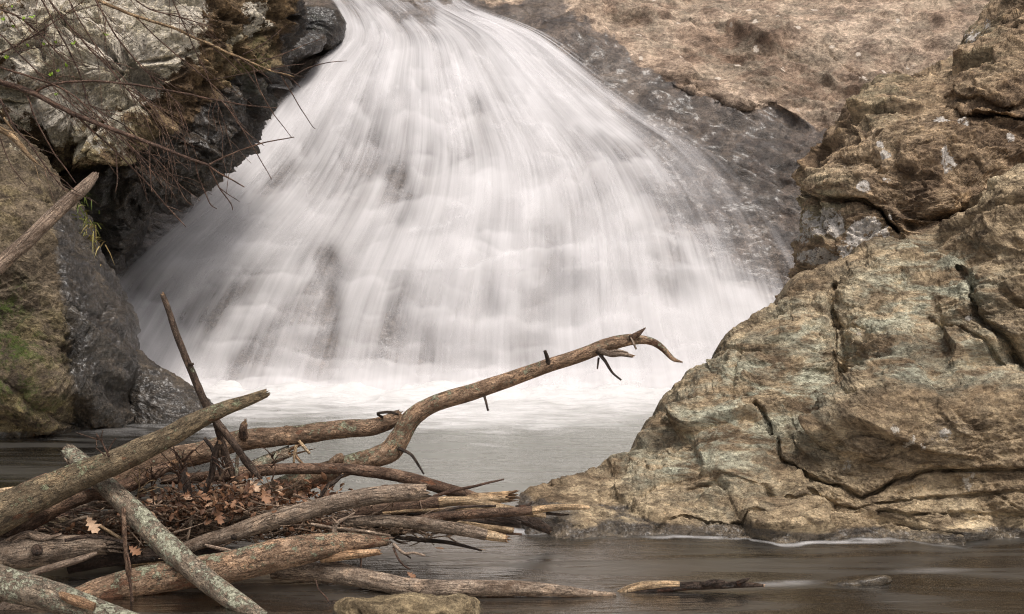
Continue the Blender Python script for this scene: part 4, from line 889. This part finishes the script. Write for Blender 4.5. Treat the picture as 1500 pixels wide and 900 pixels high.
log('standing_branch', 'forked branch standing upright out of the jam, its orange tip before the fall', 'branch',
    [(239, 434, 7.45, 3.8), (246, 452, 7.45, 4.4), (258, 488, 7.45, 4.9), (272, 524, 7.45, 5.3), (285, 555, 7.45, 5.6), (298, 585, 7.45, 5.8), (312, 610, 7.46, 5.8), (330, 634, 7.44, 5.5), (348, 658, 7.4, 5.2), (364, 682, 7.38, 4.8), (383, 702, 7.36, 3)], 'bark_stick', end0='broken', splen=2.2, spn=4, lump=.12,
    kids=[('fork', [(316, 616, 7.47, 5.5), (323, 640, 7.5, 5.6), (331, 668, 7.52, 5.4), (340, 692, 7.52, 5), (349, 712, 7.52, 4)], 'bark_stick'), ('fork', [(353, 665, 7.42, 4), (368, 682, 7.44, 4), (380, 700, 7.44, 2.5)], 'bark_stick'), ('branch_stub', [(278, 533, 7.43, 3), (281, 534, 7.41, 2.2), (284, 533, 7.41, 1.4)], 'bark_stick')])
log('stick', 'stout dark peg standing in the leaves with twigs tangled round its top', 'stick', pt([(268, 684, 6), (272, 705, 6.5), (278, 735, 6)], (7.4, 7.35)), 'bark_dark', end0='broken', splen=1.6)
log('stick', 'dark upright stick with a clean cut orange tip, beside the forked standing branch', 'stick', pt([(321, 650, 5), (314, 668, 5), (310, 695, 4.6), (302, 715, 4.2), (297, 732, 3.5)], (7.3, 7.32)), 'bark_dark', end0='cut')
log('stick', 'thin leaning stick crossing just behind the orange tipped one', 'stick', pt([(300, 643, 2.6), (310, 656, 3), (316, 672, 3), (322, 690, 2.8), (328, 706, 2.4)], (7.4, 7.4)), 'bark_dark', end0='cut')
log('stick', 'lichen grey upright stick short of the forked branch foot', 'stick', pt([(348, 660, 2.6), (347, 680, 2.8), (346, 706, 2.6)], (7.5, 7.5)), 'bark_crusted')
# bundle on the right of the jam
log('drift_log', 'peeled log with a split orange face pointing right, top of the bundle', 'log', pt([(600, 742, 7), (650, 735, 8), (690, 731, 8.5), (730, 729, 8.5), (742, 728, 8.5)], (7.75, 7.7)), 'wood_pale', end1='broken', splen=2.8, spn=16)
log('drift_log', 'long bare pale log curving down to the right through the middle of the bundle', 'log', pt([(640, 736, 7.5), (670, 734, 7), (705, 738, 6.4), (735, 744, 6), (770, 751, 5), (800, 756, 3)], (7.6, 7.6)), 'wood_pale', kids=[('bark_sleeve', [(520, 752, 7.62, 10), (570, 745, 7.6, 11), (620, 738, 7.6, 10.5), (643, 736, 7.6, 9)], 'bark_brown')])
log('drift_log', 'dark wet log lying under the tan blunt ended log', 'log', pt([(470, 768, 9), (540, 758, 10), (600, 752, 11), (650, 748, 9)], (7.65, 7.7)), 'bark_dark')
log('drift_log', 'grey log peeled to a long bare point, reaching furthest right of the bundle', 'log', pt([(560, 770, 5), (610, 762, 6.5), (660, 756, 7), (710, 752, 7), (750, 750, 6.8), (780, 748, 6.5)], (7.45, 7.4)), 'bark_brown', kids=[('peeled_tip', [(778, 748, 7.4, 6.2), (800, 745, 7.39, 5.4), (825, 743, 7.38, 4.6), (850, 743, 7.37, 3.8), (864, 744, 7.37, 2.6)], 'wood_pale'), ('splinter', [(800, 752, 7.4, 2.5), (820, 754, 7.39, 2), (834, 754, 7.39, 1)], 'bark_dark')])
log('drift_log', 'short black water soaked log slanting down into the water at the right of the bundle', 'log', pt([(735, 752, 6), (760, 758, 8.5), (785, 767, 9), (803, 776, 6)], (7.75, 7.85)), 'bark_dark', end1='broken', splen=1.2)
log('drift_log', 'black soaked stick tucked under the grey pointed log', 'log', pt([(660, 765, 5.5), (700, 762, 6), (740, 765, 6.5), (762, 769, 5)], (7.6, 7.65)), 'bark_dark')
log('stick', 'yellow bare stick poking out between two dark logs of the bundle', 'stick', pt([(640, 763, 4), (680, 768, 4.6), (715, 773, 4.6), (750, 777, 4.4)], (7.5, 7.5)), 'wood_pale', end1='cut')
log('drift_log', 'silvery barked log with a frayed pale end, lowest of the bundle', 'log', pt([(505, 766, 7), (550, 763, 8), (600, 765, 9), (650, 772, 9.5), (690, 779, 9.2), (712, 784, 8.6)], (7.3, 7.35)), 'bark_grey', kids=[('peeled_tip', [(708, 783, 7.35, 7.8), (725, 786, 7.35, 7), (740, 789, 7.35, 6)], 'wood_pale', True)])
log('stick', 'thin black stick trailing in the water below the bundle', 'stick', pt([(560, 785, 2.5), (610, 791, 3), (650, 794, 3), (680, 800, 2.4), (706, 807, 1.2)], (7.6, 7.5)), 'bark_dark')
log('stick', 'slim twig angled up to the right over the top of the bundle', 'stick', pt([(635, 728, 2.6), (665, 719, 2.6), (700, 711, 2.0), (738, 702, 1.2)], (7.62, 7.6)), 'bark_twig', wig=.004)
log('stick', 'thin dark twig lying across the pale log of the bundle', 'stick', pt([(600, 764, 2), (640, 752, 2.2), (680, 743, 2.3), (727, 741, 1.6)], (7.45, 7.45)), 'bark_dark', wig=.004)
log('stick', 'small black crooked twig end between the bundle and the greenish rock', 'stick', pt([(755, 743, 2.6), (768, 742, 2.2), (776, 739, 2.2), (779, 735, 1.4)], (7.8, 7.8)), 'bark_dark')
log('stick', 'pale antler shaped twig standing on the massive grey log', 'stick', pt([(489, 786, 3.4), (490, 774, 3.2), (497, 764, 3), (508, 759, 2.4), (520, 751, 1.4)], (7.1, 7.12)), 'wood_grey', kids=[('fork', [(494, 767, 7.1, 2.2), (488, 760, 7.1, 1.6), (487, 757, 7.1, 1)], 'wood_grey'), ('fork', [(508, 759, 7.11, 1.8), (530, 756, 7.12, 1)], 'wood_grey')])
log('stick', 'grey thin stick lying along the torn end of the massive log', 'stick', pt([(455, 768, 2.6), (490, 774, 2.6), (530, 778, 2.4), (572, 785, 1.6)], (7.2, 7.2)), 'bark_grey')
log('stick', 'brown splinter lying between the tan blunt log and the massive grey log', 'stick', pt([(300, 799, 2.2), (330, 806, 3), (358, 813, 2)], (7.08, 7.05)), 'wood_grey')
log('stick', 'bent brown stick on the leaves pointing toward the standing branch', 'stick', pt([(240, 775, 2.6), (285, 752, 3.2), (310, 735, 3.4), (342, 720, 3)], (7.45, 7.5)), 'bark_brown')
log('stick', 'short upright pale stick in front of the leaves', 'stick', pt([(283, 753, 2.4), (279, 770, 2.6), (274, 792, 2)], (7.3, 7.25)), 'bark_grey')
log('stick', 'thin pale splinter leaning beside the hanging bark strip', 'stick', pt([(146, 770, 2.2), (165, 782, 2.6), (180, 791, 2)], (7.15, 7.15)), 'wood_pale')
log('stick', 'grey stub with a pale face poking from the hollow under the diagonal log', 'stick', pt([(155, 765, 4.2), (172, 752, 4.4), (210, 722, 4)], (7.5, 7.5)), 'bark_brown', end1='cut')
log('stick', 'dark curled stick in front of the brown leaf cluster by the slender log', 'stick', pt([(468, 730, 2), (480, 713, 3.4), (493, 704, 3.2), (502, 695, 2)], (7.5, 7.5)), 'bark_dark', end1='cut')
log('stick', 'long thin pale stick threaded through the bundle under the peeled split log', 'stick', pt([(560, 752, 2.4), (620, 748, 2.8), (690, 746, 2.6), (745, 752, 2)], (7.5, 7.5)), 'bark_pale_twig', wig=.004)
log('stick', 'thin red brown stick under the yellow bare stick, its tip over the water', 'stick', pt([(590, 772, 2.6), (660, 776, 3), (720, 781, 2.4), (764, 783, 1.6)], (7.52, 7.5)), 'bark_brown', wig=.004)
log('stick', 'grey stick lying flat in the leaves behind the tan blunt ended log', 'stick', pt([(300, 772, 3), (360, 757, 3.4), (420, 744, 3.2), (452, 738, 2)], (7.42, 7.5)), 'bark_grey')
log('stick', 'short reddish stick crossing the leaf heap below the standing branch', 'stick', pt([(318, 706, 2), (350, 718, 2.8), (392, 735, 2.6)], (7.25, 7.3)), 'bark_brown', end1='cut')
log('stick', 'dark crooked stick between the old thick log and the hanging bark strip', 'stick', pt([(95, 792, 2.4), (130, 786, 3), (165, 790, 2.8), (200, 802, 2)], (7.0, 7.05)), 'bark_dark')
log('stick', 'thin grey stick over the dark hollow, parallel to the thick mossy log', 'stick', pt([(80, 772, 2.4), (130, 757, 2.8), (185, 747, 2.4), (228, 744, 1.4)], (7.28, 7.3)), 'bark_grey', wig=.005)
log('hanging_bark', 'strip of stringy brown bark hanging down to the water in front of the jam', 'bark',
    pt([(181, 744, 3.2), (182, 775, 3.4), (184, 805, 3.2), (187, 832, 4.2), (190, 850, 2.6), (193, 872, 2), (197, 894, 1.2)], (6.75, 6.72)), 'bark_brown', lump=.35, kids=[('loose_strand', [(187, 835, 6.74, 2), (191, 855, 6.72, 1.6), (192, 885, 6.71, 1)], 'bark_twig'), ('loose_strand', [(184, 800, 6.74, 1.6), (190, 825, 6.72, 1.4), (192, 838, 6.71, 1)], 'bark_twig')])
log('stick', 'thin dark twig sticking straight up out of the water before the sandbar', 'stick', pt([(529, 812, 1.6), (528, 845, 1.6), (528, 880, 1.6)], (7.12, 7.12)), 'bark_twig')
log('stick', 'fine twig leaning out of the water with a dark wet leaf at its foot', 'stick', pt([(463, 850, .8), (466, 862, 1.2), (478, 876, 1.4), (486, 888, 1.4)], (6.72, 6.7)), 'bark_twig', group=None, kids=[('wet_leaf', [(480, 884, 6.7, 3), (486, 885, 6.7, 5), (492, 886, 6.7, 2.5)], 'bark_dark')])
log('dead_stick', 'weathered grey broken stick leaning across the mossy boulder, upper left', 'stick', pt([(-40, 422, 12), (0, 388, 11.5), (50, 343, 11), (95, 300, 10), (125, 273, 9), (138, 258, 6)], (9.4, 9.8)), 'wood_grey', end1='broken', splen=1.6, group=None, lump=.14, end_mat='wood_grey')

# little fine-twigged sprigs standing in the jam
def sprig(label, roots, Y, mat='bark_twig', n=7, spread=26, up=-46, r=1.3, seed=0):
    rj = np.random.default_rng(seed)
    u0, v0 = roots
    main = [(u0, v0, Y, r), (u0 + rj.uniform(-6, 6), v0 + up * .5, Y, r * .8), (u0 + rj.uniform(-8, 8), v0 + up, Y - .02, r * .5)]
    kids = []
    for k in range(n):
        f = rj.uniform(.15, .9); a = rj.uniform(-1, 1) * spread
        p0 = (u0 + (main[2][0] - u0) * f, v0 + up * f)
        p1 = (p0[0] + a * .5 + rj.uniform(-3, 3), p0[1] + up * .2 + rj.uniform(-6, 6)); p2 = (p0[0] + a, p0[1] + up * rj.uniform(.0, .45))
        kids.append(('twig', [(p0[0], p0[1], Y, r * .7), (p1[0], p1[1], Y - .03, r * .6), (p2[0], p2[1], Y - rj.uniform(-.05, .06), r * .4)], mat, False, .006))
    log('twig_sprig', label, 'twig', main, mat, kids=kids, group='twig sprigs in the jam', wig=.004)
log('twig_sprig', 'pale red bare sprig standing on the thick mossy log against the dark water', 'twig', [(160, 670, 7.05, 1.7), (153, 655, 7.05, 1.5), (146, 643, 7.05, 1.2), (141, 635, 7.05, .8)], 'bark_twig', group='twig sprigs in the jam',
    kids=[('twig', [(157, 664, 7.05, 1.2), (163, 652, 7.04, 1), (170, 642, 7.03, .7)], 'bark_twig'), ('twig', [(150, 650, 7.05, 1), (149, 638, 7.04, .8), (151, 630, 7.03, .5)], 'bark_twig'), ('twig', [(147, 645, 7.05, 1), (130, 640, 7.04, .8), (112, 634, 7.03, .5)], 'bark_twig'),
          ('twig', [(155, 668, 7.05, 1), (145, 660, 7.04, .8), (140, 656, 7.03, .5)], 'bark_twig'), ('twig', [(142, 655, 7.04, .8), (141, 645, 7.04, .7), (142, 638, 7.03, .5)], 'bark_twig')])
sprig('dense red brown twig sprig beside the stout dark peg', (262, 735), 7.3, n=16, spread=34, up=-75, r=1.5, seed=1)
sprig('thin twig sprig leaning between the diagonal lichen log and the stout peg', (225, 740), 7.3, n=11, spread=34, up=-60, r=1.2, seed=2)
sprig('wiry sprig between the orange tipped stick and the standing branch', (330, 720), 7.3, n=9, spread=30, up=-52, r=1.3, seed=3)
sprig('dry twiggy sprig rising right of the standing branch foot', (398, 705), 7.45, n=7, spread=20, up=-40, r=1.3, seed=4)
sprig('fine arched sprig in the hollow under the thick mossy log', (200, 735), 7.2, 'bark_pale_twig', n=9, spread=40, up=-48, r=1.2, seed=5)

# ------------------------------------------------------------------ leaves and fine debris in the jam
LEAF = []
def leaf_shape(kind):
    if kind == 'oak':
        half = [(0, 0), (.05, .12), (.17, .20), (.10, .30), (.30, .42), (.13, .50), (.36, .68), (.15, .72), (.20, .88), (.06, .92), (0, 1)]
    else:
        half = [(0, 0), (.12, .15), (.21, .35), (.23, .55), (.17, .75), (.08, .9), (0, 1)]
    return half
def leaf_geo(pos, dirv, up, L, kind, curl, rj):
    half = leaf_shape(kind); n = len(half)
    d_ = dirv / np.linalg.norm(dirv); s_ = np.cross(d_, up); s_ /= np.linalg.norm(s_) + 1e-9; w = np.cross(s_, d_)
    V, F = [], []
    tw = rj.uniform(-.5, .5)
    for side in (1, 0, -1):
        for (x, y) in half:
            xx = x * side; b = curl * (y - .3) ** 2 * .8 + abs(xx) * rj.uniform(.2, .9) * curl + tw * xx * y
            V.append(pos + d_ * L * y + s_ * L * xx + w * L * b)
    for k in range(n - 1):
        F.append((k, k + 1, n + k + 1, n + k)); F.append((n + k, n + k + 1, 2 * n + k + 1, 2 * n + k))
    return V, F
def leaf_mat(name, cols):
    m = M(name); at = m.attr('tone'); ob = m.coord()
    c = m.ramp(m.math('ADD', at, m.math('MULTIPLY', m.math('SUBTRACT', m.noise(ob, 30, 4), .5), .4)), [(.0, cols[0]), (.35, cols[1]), (.7, cols[2]), (1, cols[3])])
    b = m.pbsdf(c, .6, m.bump(m.noise(ob, 70, 4), .5, .006), .3)
    t = m.n('BsdfTranslucent', {'Color': c}).outputs[0]
    return m.done(m.n('MixShader', {0: .2, 1: b, 2: t}).outputs[0])
MAT['leaf'] = leaf_mat('dry_leaf', [(.05, .026, .016), (.145, .07, .038), (.28, .15, .084), (.52, .36, .24)])
MAT['bud'] = (lambda m: m.done(m.pbsdf((.20, .30, .03), .5)))(M('spring_bud'))
MAT['grass'] = (lambda m: m.done(m.pbsdf(m.ramp(m.attr('tone'), [(0, (.07, .10, .014)), (.5, (.17, .16, .035)), (1, (.28, .20, .08))]), .6)))(M('ledge_grass'))

rj = np.random.default_rng(55)
V, F, T = [], [], []
def add_leaves(n, poly_u, poly_v, Yr, Lr=(.025, .055)):
    for _ in range(n):
        u, v = rj.normal(poly_u[0], poly_u[1]), rj.normal(poly_v[0], poly_v[1]); Y = rj.uniform(*Yr)
        p = P(u, v, Y)
        if p[2] < .03: continue
        dv = rj.normal(size=3); dv[2] *= .6
        upv = rj.normal(size=3) * .8 + np.array([0, -.5, .8])
        v_, f_ = leaf_geo(p, dv, upv, rj.uniform(*Lr), 'oak' if rj.random() < .3 else 'oval', rj.uniform(-1.5, 1.8), rj)
        k = len(V); V.extend(v_); F.extend([tuple(i + k for i in f) for f in f_]); T.extend([rj.beta(1.3, 1.7)] * len(v_))
add_leaves(475, (300, 45), (738, 13), (7.15, 7.8)); add_leaves(216, (355, 34), (722, 12), (7.25, 7.75)); add_leaves(216, (235, 40), (758, 14), (7.3, 7.7))
add_leaves(172, (165, 36), (776, 8), (7.25, 7.6)); add_leaves(172, (405, 36), (752, 12), (7.5, 7.9)); add_leaves(86, (470, 22), (722, 12), (7.5, 7.8)); add_leaves(100, (440, 36), (768, 8), (7.35, 7.7)); add_leaves(57, (100, 22), (787, 5), (7.15, 7.4)); add_leaves(100, (230, 40), (790, 8), (7.3, 7.6))
o = mesh_obj('leaf_litter', np.array(V), F, MAT['leaf'], attrs={'tone': T}, origin=np.zeros(3)); tag(o, 'matted brown fallen leaves caught among the logs', 'leaf litter', kind='stuff')

MAT['bark_debris'] = bark_mat('mixed_twig_bark', (.05, .03, .02), (.17, .115, .08), (.36, .28, .21), None, rough=.7)
V, F, B = [], [], []
for k in range(860):
    c = rj.integers(0, 5)
    cu, cv, su, sv, Y0, Y1 = [(290, 745, 60, 20, 7.2, 7.8), (140, 772, 60, 14, 7.25, 7.6), (430, 765, 60, 12, 7.4, 7.9), (230, 790, 60, 12, 7.2, 7.6), (560, 775, 50, 9, 7.45, 7.8)][c]
    u, v, Y = rj.normal(cu, su), rj.normal(cv, sv), rj.uniform(Y0, Y1)
    L = rj.uniform(20, 75); a = rj.normal(0, .38) + (math.pi if rj.random() < .5 else 0) if rj.random() < .75 else rj.uniform(0, 6.28)
    du, dv = L * math.cos(a), L * math.sin(a) * .7
    pts = [(u, v, Y, rj.uniform(.9, 2.6)), (u + du * .5 + rj.normal(0, 3), v + dv * .5 + rj.normal(0, 4), Y + rj.uniform(-.08, .08), 1.2), (u + du, v + dv, Y + rj.uniform(-.15, .15), .6)]
    if min(P(p[0], p[1], p[2])[2] for p in pts) < .01: continue
    v_, f_, b_, _ = tube(pts, 6, cap=False, wig=.008)
    n0 = len(V); V.extend(v_); F.extend([tuple(i + n0 for i in f) for f in f_]); B.extend(b_)
o = mesh_obj('twig_debris', np.array(V), F, MAT['bark_debris'], vattrs={'bark': np.array(B)}, origin=np.zeros(3)); tag(o, 'tangle of small twigs packed between the logs', 'twig debris', kind='stuff')

def one_leaf(label, u, v, Y, du, dv, L, tone, up=(.3, -.7, .6), curl=1.1, group='single leaves'):
    p0 = P(u, v, Y); dirv = P(u + du, v + dv, Y - .01) - p0
    v_, f_ = leaf_geo(p0, dirv, np.array(up, float), L, 'oak', curl, np.random.default_rng(int(u)))
    o = mesh_obj('fallen_leaf', np.array(v_), f_, MAT['leaf'], attrs={'tone': np.full(len(v_), tone)}); tag(o, label, 'leaf', group)
one_leaf('tan lobed oak leaf hanging in the hollow left of the bark strip', 127, 756, 7.12, 12, 26, .10, .95)
one_leaf('orange brown leaf curled against the right of the hanging bark strip', 188, 800, 6.95, 14, 14, .075, .6)
one_leaf('light tan oak leaf at the foot of the standing branch', 366, 704, 7.25, 8, 14, .075, 1.0)
one_leaf('rust brown leaf drooping over the curved branch below the standing branch', 384, 716, 7.25, 6, 22, .085, .65)
one_leaf('brown leaf hanging straight down in front of the leaf heap', 318, 742, 7.2, 3, 26, .09, .5)
one_leaf('dark russet leaf caught behind the short curled stick', 470, 712, 7.55, 10, 18, .10, .4)
one_leaf('reddish dry leaf resting on the greenish slope of the large rock', 1062, 676, 8.55, 16, -6, .07, .8)
one_leaf('tiny reddish leaf on the greenish rock beside the larger one', 1022, 660, 8.72, 9, 2, .035, .7)
one_leaf('small orange leaf floating on the dark water below the bundle', 636, 802, 7.75, 12, 2, .055, .7, up=(0, 0, 1), curl=.05)
one_leaf('crumpled leaf snagged on the long floating log', 596, 838, 6.9, 10, 10, .05, .6)

# ------------------------------------------------------------------ bare branches hanging over the lichen boulder
def bud_mesh(pts, parent, seed):
    rj = np.random.default_rng(seed)
    for (u, v, Y) in pts:
        p = P(u, v, Y); V, F = [], []
        for k in range(5):
            dv = rj.normal(size=3) * .6 + np.array([0, 0, 1.0]); n0 = len(V)
            v_, f_ = leaf_geo(p - dv / np.linalg.norm(dv) * .004, dv, rj.normal(size=3), rj.uniform(.016, .034), 'oval', .4, rj)
            V.extend(v_); F.extend([tuple(i + n0 for i in f) for f in f_])
        part('leaf_bud', np.array(V), F, MAT['bud'], parent)
def branch(label, main, kids, mat='bark_twig', Y=(9.5, 9.6), auto=0, seed=0, kmat=None, buds=(), cat='branch', tw=28, down=.5):
    px = pt(main, Y); rj = np.random.default_rng(seed); K = []
    kmat = kmat or mat
    for kd in kids:
        yk = np.interp(kd[0][0], sorted([p[0] for p in px]), [p[2] for p in sorted(px)])
        n = len(kd); K.append(('twig', [(a[0], a[1], yk - .04 * i / n * (1 if (len(K) % 2) else -1), a[2]) for i, a in enumerate(kd)], kmat, False, .006))
    A = np.array(px)
    for k in range(int(auto * 1.7)):
        i = rj.integers(0, len(A) - 1); f = rj.uniform(); p = A[i] * (1 - f) + A[i + 1] * f
        t = A[i + 1] - A[i]; a = math.atan2(t[1], t[0]) + rj.choice([-1, 1]) * rj.uniform(.15, .6); L = rj.uniform(.6, 2.6) * tw
        q1 = (p[0] + math.cos(a) * L * .5, p[1] + math.sin(a) * L * .5 + down * 2); q2 = (p[0] + math.cos(a) * L, p[1] + math.sin(a) * L + down * 6)
        K.append(('twig', [(p[0], p[1], p[2], min(p[3] * .5, .6)), (*q1, p[2] - .03, .45), (*q2, p[2] - .06, .28)], kmat, False, .016))
    o = log('bare_branch', label, cat, px, mat, kids=K, group='bare branches over the lichen boulder', lump=.05, wig=.006)
    if buds: bud_mesh([(b[0], b[1], px[0][2]) for b in buds], o, seed)
    return o
branch('thick reddish branch slanting down across the boulder to a forked end at the fall', [(-40, 105, 4.2), (0, 120, 4.2), (50, 138, 4), (100, 163, 3.6), (160, 187, 3.2), (230, 214, 2.6), (305, 242, 2.0)],
       [[(305, 242, 1.4), (340, 225, 1.2), (385, 210, 1.0), (431, 201, .7)], [(305, 242, 1.6), (330, 258, 1.3), (358, 274, .9)], [(306, 244, 1.2), (322, 275, 1), (338, 298, .9), (341, 308, .6)], [(322, 276, .9), (335, 285, .7), (351, 296, .5)], [(286, 236, 1.4), (290, 255, 1.2), (302, 285, 1), (309, 300, .9), (318, 306, .6)],
        [(220, 211, 1.2), (219, 240, 1.1), (223, 281, .9)], [(115, 172, 1.6), (150, 205, 1.3), (180, 232, 1.2), (215, 268, 1.2), (244, 302, 1.1), (272, 333, .8)], [(244, 302, 1), (255, 306, .8), (267, 310, .6)], [(190, 202, 1.1), (230, 235, 1), (255, 262, .9), (270, 290, .8), (282, 302, .6)],
        [(50, 138, 2), (60, 130, 1.9), (85, 123, 1.8), (130, 119, 1.8), (200, 125, 1.6), (270, 137, 1.3), (330, 150, 1.1), (405, 158, .7)], [(320, 146, .9), (312, 165, .8), (318, 193, .5)], [(325, 148, 1), (345, 175, .9), (370, 215, .8), (398, 263, .6)], [(345, 178, .8), (366, 198, .7), (387, 214, .5)],
        [(40, 140, 1.3), (52, 175, 1.2), (80, 225, 1.0), (112, 268, .8)], [(170, 225, 1), (172, 260, .9), (169, 282, .7)]], Y=(9.6, 9.3), auto=4, seed=11)
branch('pale straw coloured branch reaching from the top edge toward the black stones', [(120, -12, 2.4), (150, 4, 2.4), (200, 24, 2.3), (250, 40, 2.1), (300, 62, 1.9), (350, 84, 1.6), (400, 104, 1.3), (431, 113, .9)],
       [[(380, 93, .9), (430, 72, .8), (475, 54, .5)], [(402, 104, .9), (425, 115, .8), (440, 128, .5)], [(412, 111, 1), (430, 140, .8), (455, 180, .6), (463, 189, .4)], [(430, 112, .9), (450, 100, .8), (480, 92, .7), (508, 89, .4)], [(340, 78, 1), (365, 95, .9), (395, 115, .6)], [(370, 96, .9), (380, 130, .8), (400, 165, .7), (428, 202, .5)],
        [(300, 62, 1), (330, 85, .9), (356, 110, .6)], [(200, 26, 1.1), (240, 65, 1), (290, 105, .9), (330, 145, .7), (355, 185, .5)], [(355, 80, .8), (390, 62, .7), (421, 36, .4)], [(302, 118, .8), (370, 106, .8), (420, 97, .7), (447, 93, .4)]], 'bark_pale_twig', (9.9, 9.7), auto=8, seed=12, kmat='bark_twig')
branch('thin brown branch running steeply down the boulder from the top edge', [(65, -10, 1.5), (95, 30, 1.4), (125, 65, 1.3), (155, 95, 1.2), (185, 130, 1.1), (215, 160, .9), (235, 190, .7), (250, 206, .5)], [[(125, 65, .9), (150, 85, .8), (175, 120, .6)], [(185, 130, .8), (215, 150, .7), (240, 190, .5)]], 'bark_twig', (9.8, 9.75), auto=12, seed=13, tw=34)
branch('brown branch with green buds slanting in from the left edge', [(-10, 10, 1.4), (35, 30, 1.3), (68, 60, 1.2), (85, 78, 1.1), (103, 97, .6)], [[(35, 30, .9), (50, 45, .7)], [(0, 80, 1.2), (35, 60, 1), (70, 45, .6)], [(20, 78, .9), (60, 68, .8), (80, 68, .7), (120, 65, .4)]], 'bark_twig', (9.7, 9.7), auto=10, seed=14,
       buds=[(18, 11), (48, 25), (34, 30), (83, 62), (108, 65), (65, 66), (40, 68), (154, 52), (9, 86), (84, 105), (97, 98), (75, 111), (82, 140), (6, 30), (19, 40)])
branch('long thin branch from the left edge crossing below the thick reddish one', [(-10, 96, 1.6), (40, 112, 1.5), (90, 130, 1.4), (125, 155, 1.2), (160, 185, 1.1), (200, 222, 1), (230, 250, .7)], [[(90, 130, .9), (110, 150, .8), (165, 200, .6)], [(160, 185, .8), (205, 250, .7), (245, 248, .5)]], 'bark_twig', (9.5, 9.4), auto=10, seed=15, tw=36)
branch('fine branch drooping from the upper left down to the wet underside', [(55, -10, 1.3), (85, 45, 1.2), (115, 105, 1.1), (130, 150, 1), (150, 165, .9), (195, 195, .8), (248, 262, .5)], [[(115, 105, .9), (125, 135, .7), (123, 160, .5)]], 'bark_twig', (9.9, 9.8), auto=12, seed=16, tw=36)
branch('dark branch from the top edge down the middle of the boulder', [(140, 0, 1.3), (165, 45, 1.2), (205, 95, 1.1), (240, 130, 1), (265, 165, .8), (260, 205, .5)], [[(205, 95, .9), (230, 125, .7), (225, 165, .5)], [(265, 165, .8), (275, 190, .6), (264, 210, .4)]], 'bark_twig', (9.8, 9.8), auto=12, seed=17, tw=36)
branch('red brown shoot running just under the top edge of the photo', [(185, -8, 1.2), (220, 14, 1.1), (260, 24, 1), (310, 40, .7)], [], 'bark_twig', (9.7, 9.7), auto=7, seed=18)
branch('slender upright shoot arching over the left edge of the dead stick', [(0, 145, 1.8), (20, 185, 1.6), (50, 220, 1.4), (75, 255, 1.1), (95, 280, .8)], [[(0, 200, 1), (15, 240, .9), (40, 275, .6)]], 'bark_twig', (9.3, 9.3), auto=6, seed=19)
branch('bare tan stem lying on the mossy boulder edge, upper left', [(-15, 182, 4.5), (10, 195, 4.5), (30, 213, 4), (42, 228, 3), (55, 240, 1.5)], [[(5, 172, 1.6), (18, 190, 1.4), (27, 205, 1)]], 'bark_pale_twig', (9.4, 9.4), auto=2, seed=20)

branch('whip thin shoot sweeping from the top edge toward the middle of the boulder', [(95, -10, 1.1), (135, 60, 1.0), (185, 120, .9), (230, 165, .8), (262, 235, .6)], [], 'bark_twig', (9.7, 9.6), auto=9, seed=31, tw=44)
branch('slim dark shoot crossing the boulder from upper left to lower right', [(-10, 40, 1.2), (60, 110, 1.1), (120, 165, 1.0), (190, 215, .9), (240, 275, .6)], [], 'bark_twig', (9.6, 9.5), auto=9, seed=32, tw=44)
branch('hair thin shoot hanging before the brown flank of the boulder', [(250, -8, 1.0), (275, 50, .9), (305, 115, .8), (325, 170, .7), (345, 235, .5)], [], 'bark_twig', (9.8, 9.7), auto=7, seed=33, tw=40)
branch('upswept shoot rising from the left edge toward the green buds', [(-10, 85, 1.1), (40, 58, 1.0), (90, 25, .8), (130, -5, .6)], [], 'bark_twig', (9.6, 9.6), auto=6, seed=34, tw=34)

# grass tuft on the ledge
V, F, T = [], [], []
for k in range(95):
    u, v = rj.normal(128, 9), rj.normal(330, 24); Y = 13.0 + rj.uniform(-.15, .15)
    u += (v - 330) * .25
    p = P(u, v, Y); L = rj.uniform(.06, .16); dv = np.array([rj.normal(.2, .5), rj.normal(-.4, .3), rj.normal(.2, .5)]); dv /= np.linalg.norm(dv)
    s_ = np.cross(dv, [0, 1, .1]); s_ /= np.linalg.norm(s_); k0 = len(V)
    for (f, w) in ((0, .005), (.5, .004), (1, .0008)):
        c = p + dv * L * f + np.array([0, 0, -.5 * L * f * f]); V.extend([c - s_ * w, c + s_ * w])
    F.extend([(k0, k0 + 1, k0 + 3, k0 + 2), (k0 + 2, k0 + 3, k0 + 5, k0 + 4)]); tone = np.clip((v - 300) / 70 + rj.normal(0, .2), 0, 1); T.extend([tone] * 6)
o = mesh_obj('grass', np.array(V), F, MAT['grass'], attrs={'tone': T}, origin=np.zeros(3)); tag(o, 'tuft of green and straw grass on the ledge between the left boulders', 'grass', kind='stuff')
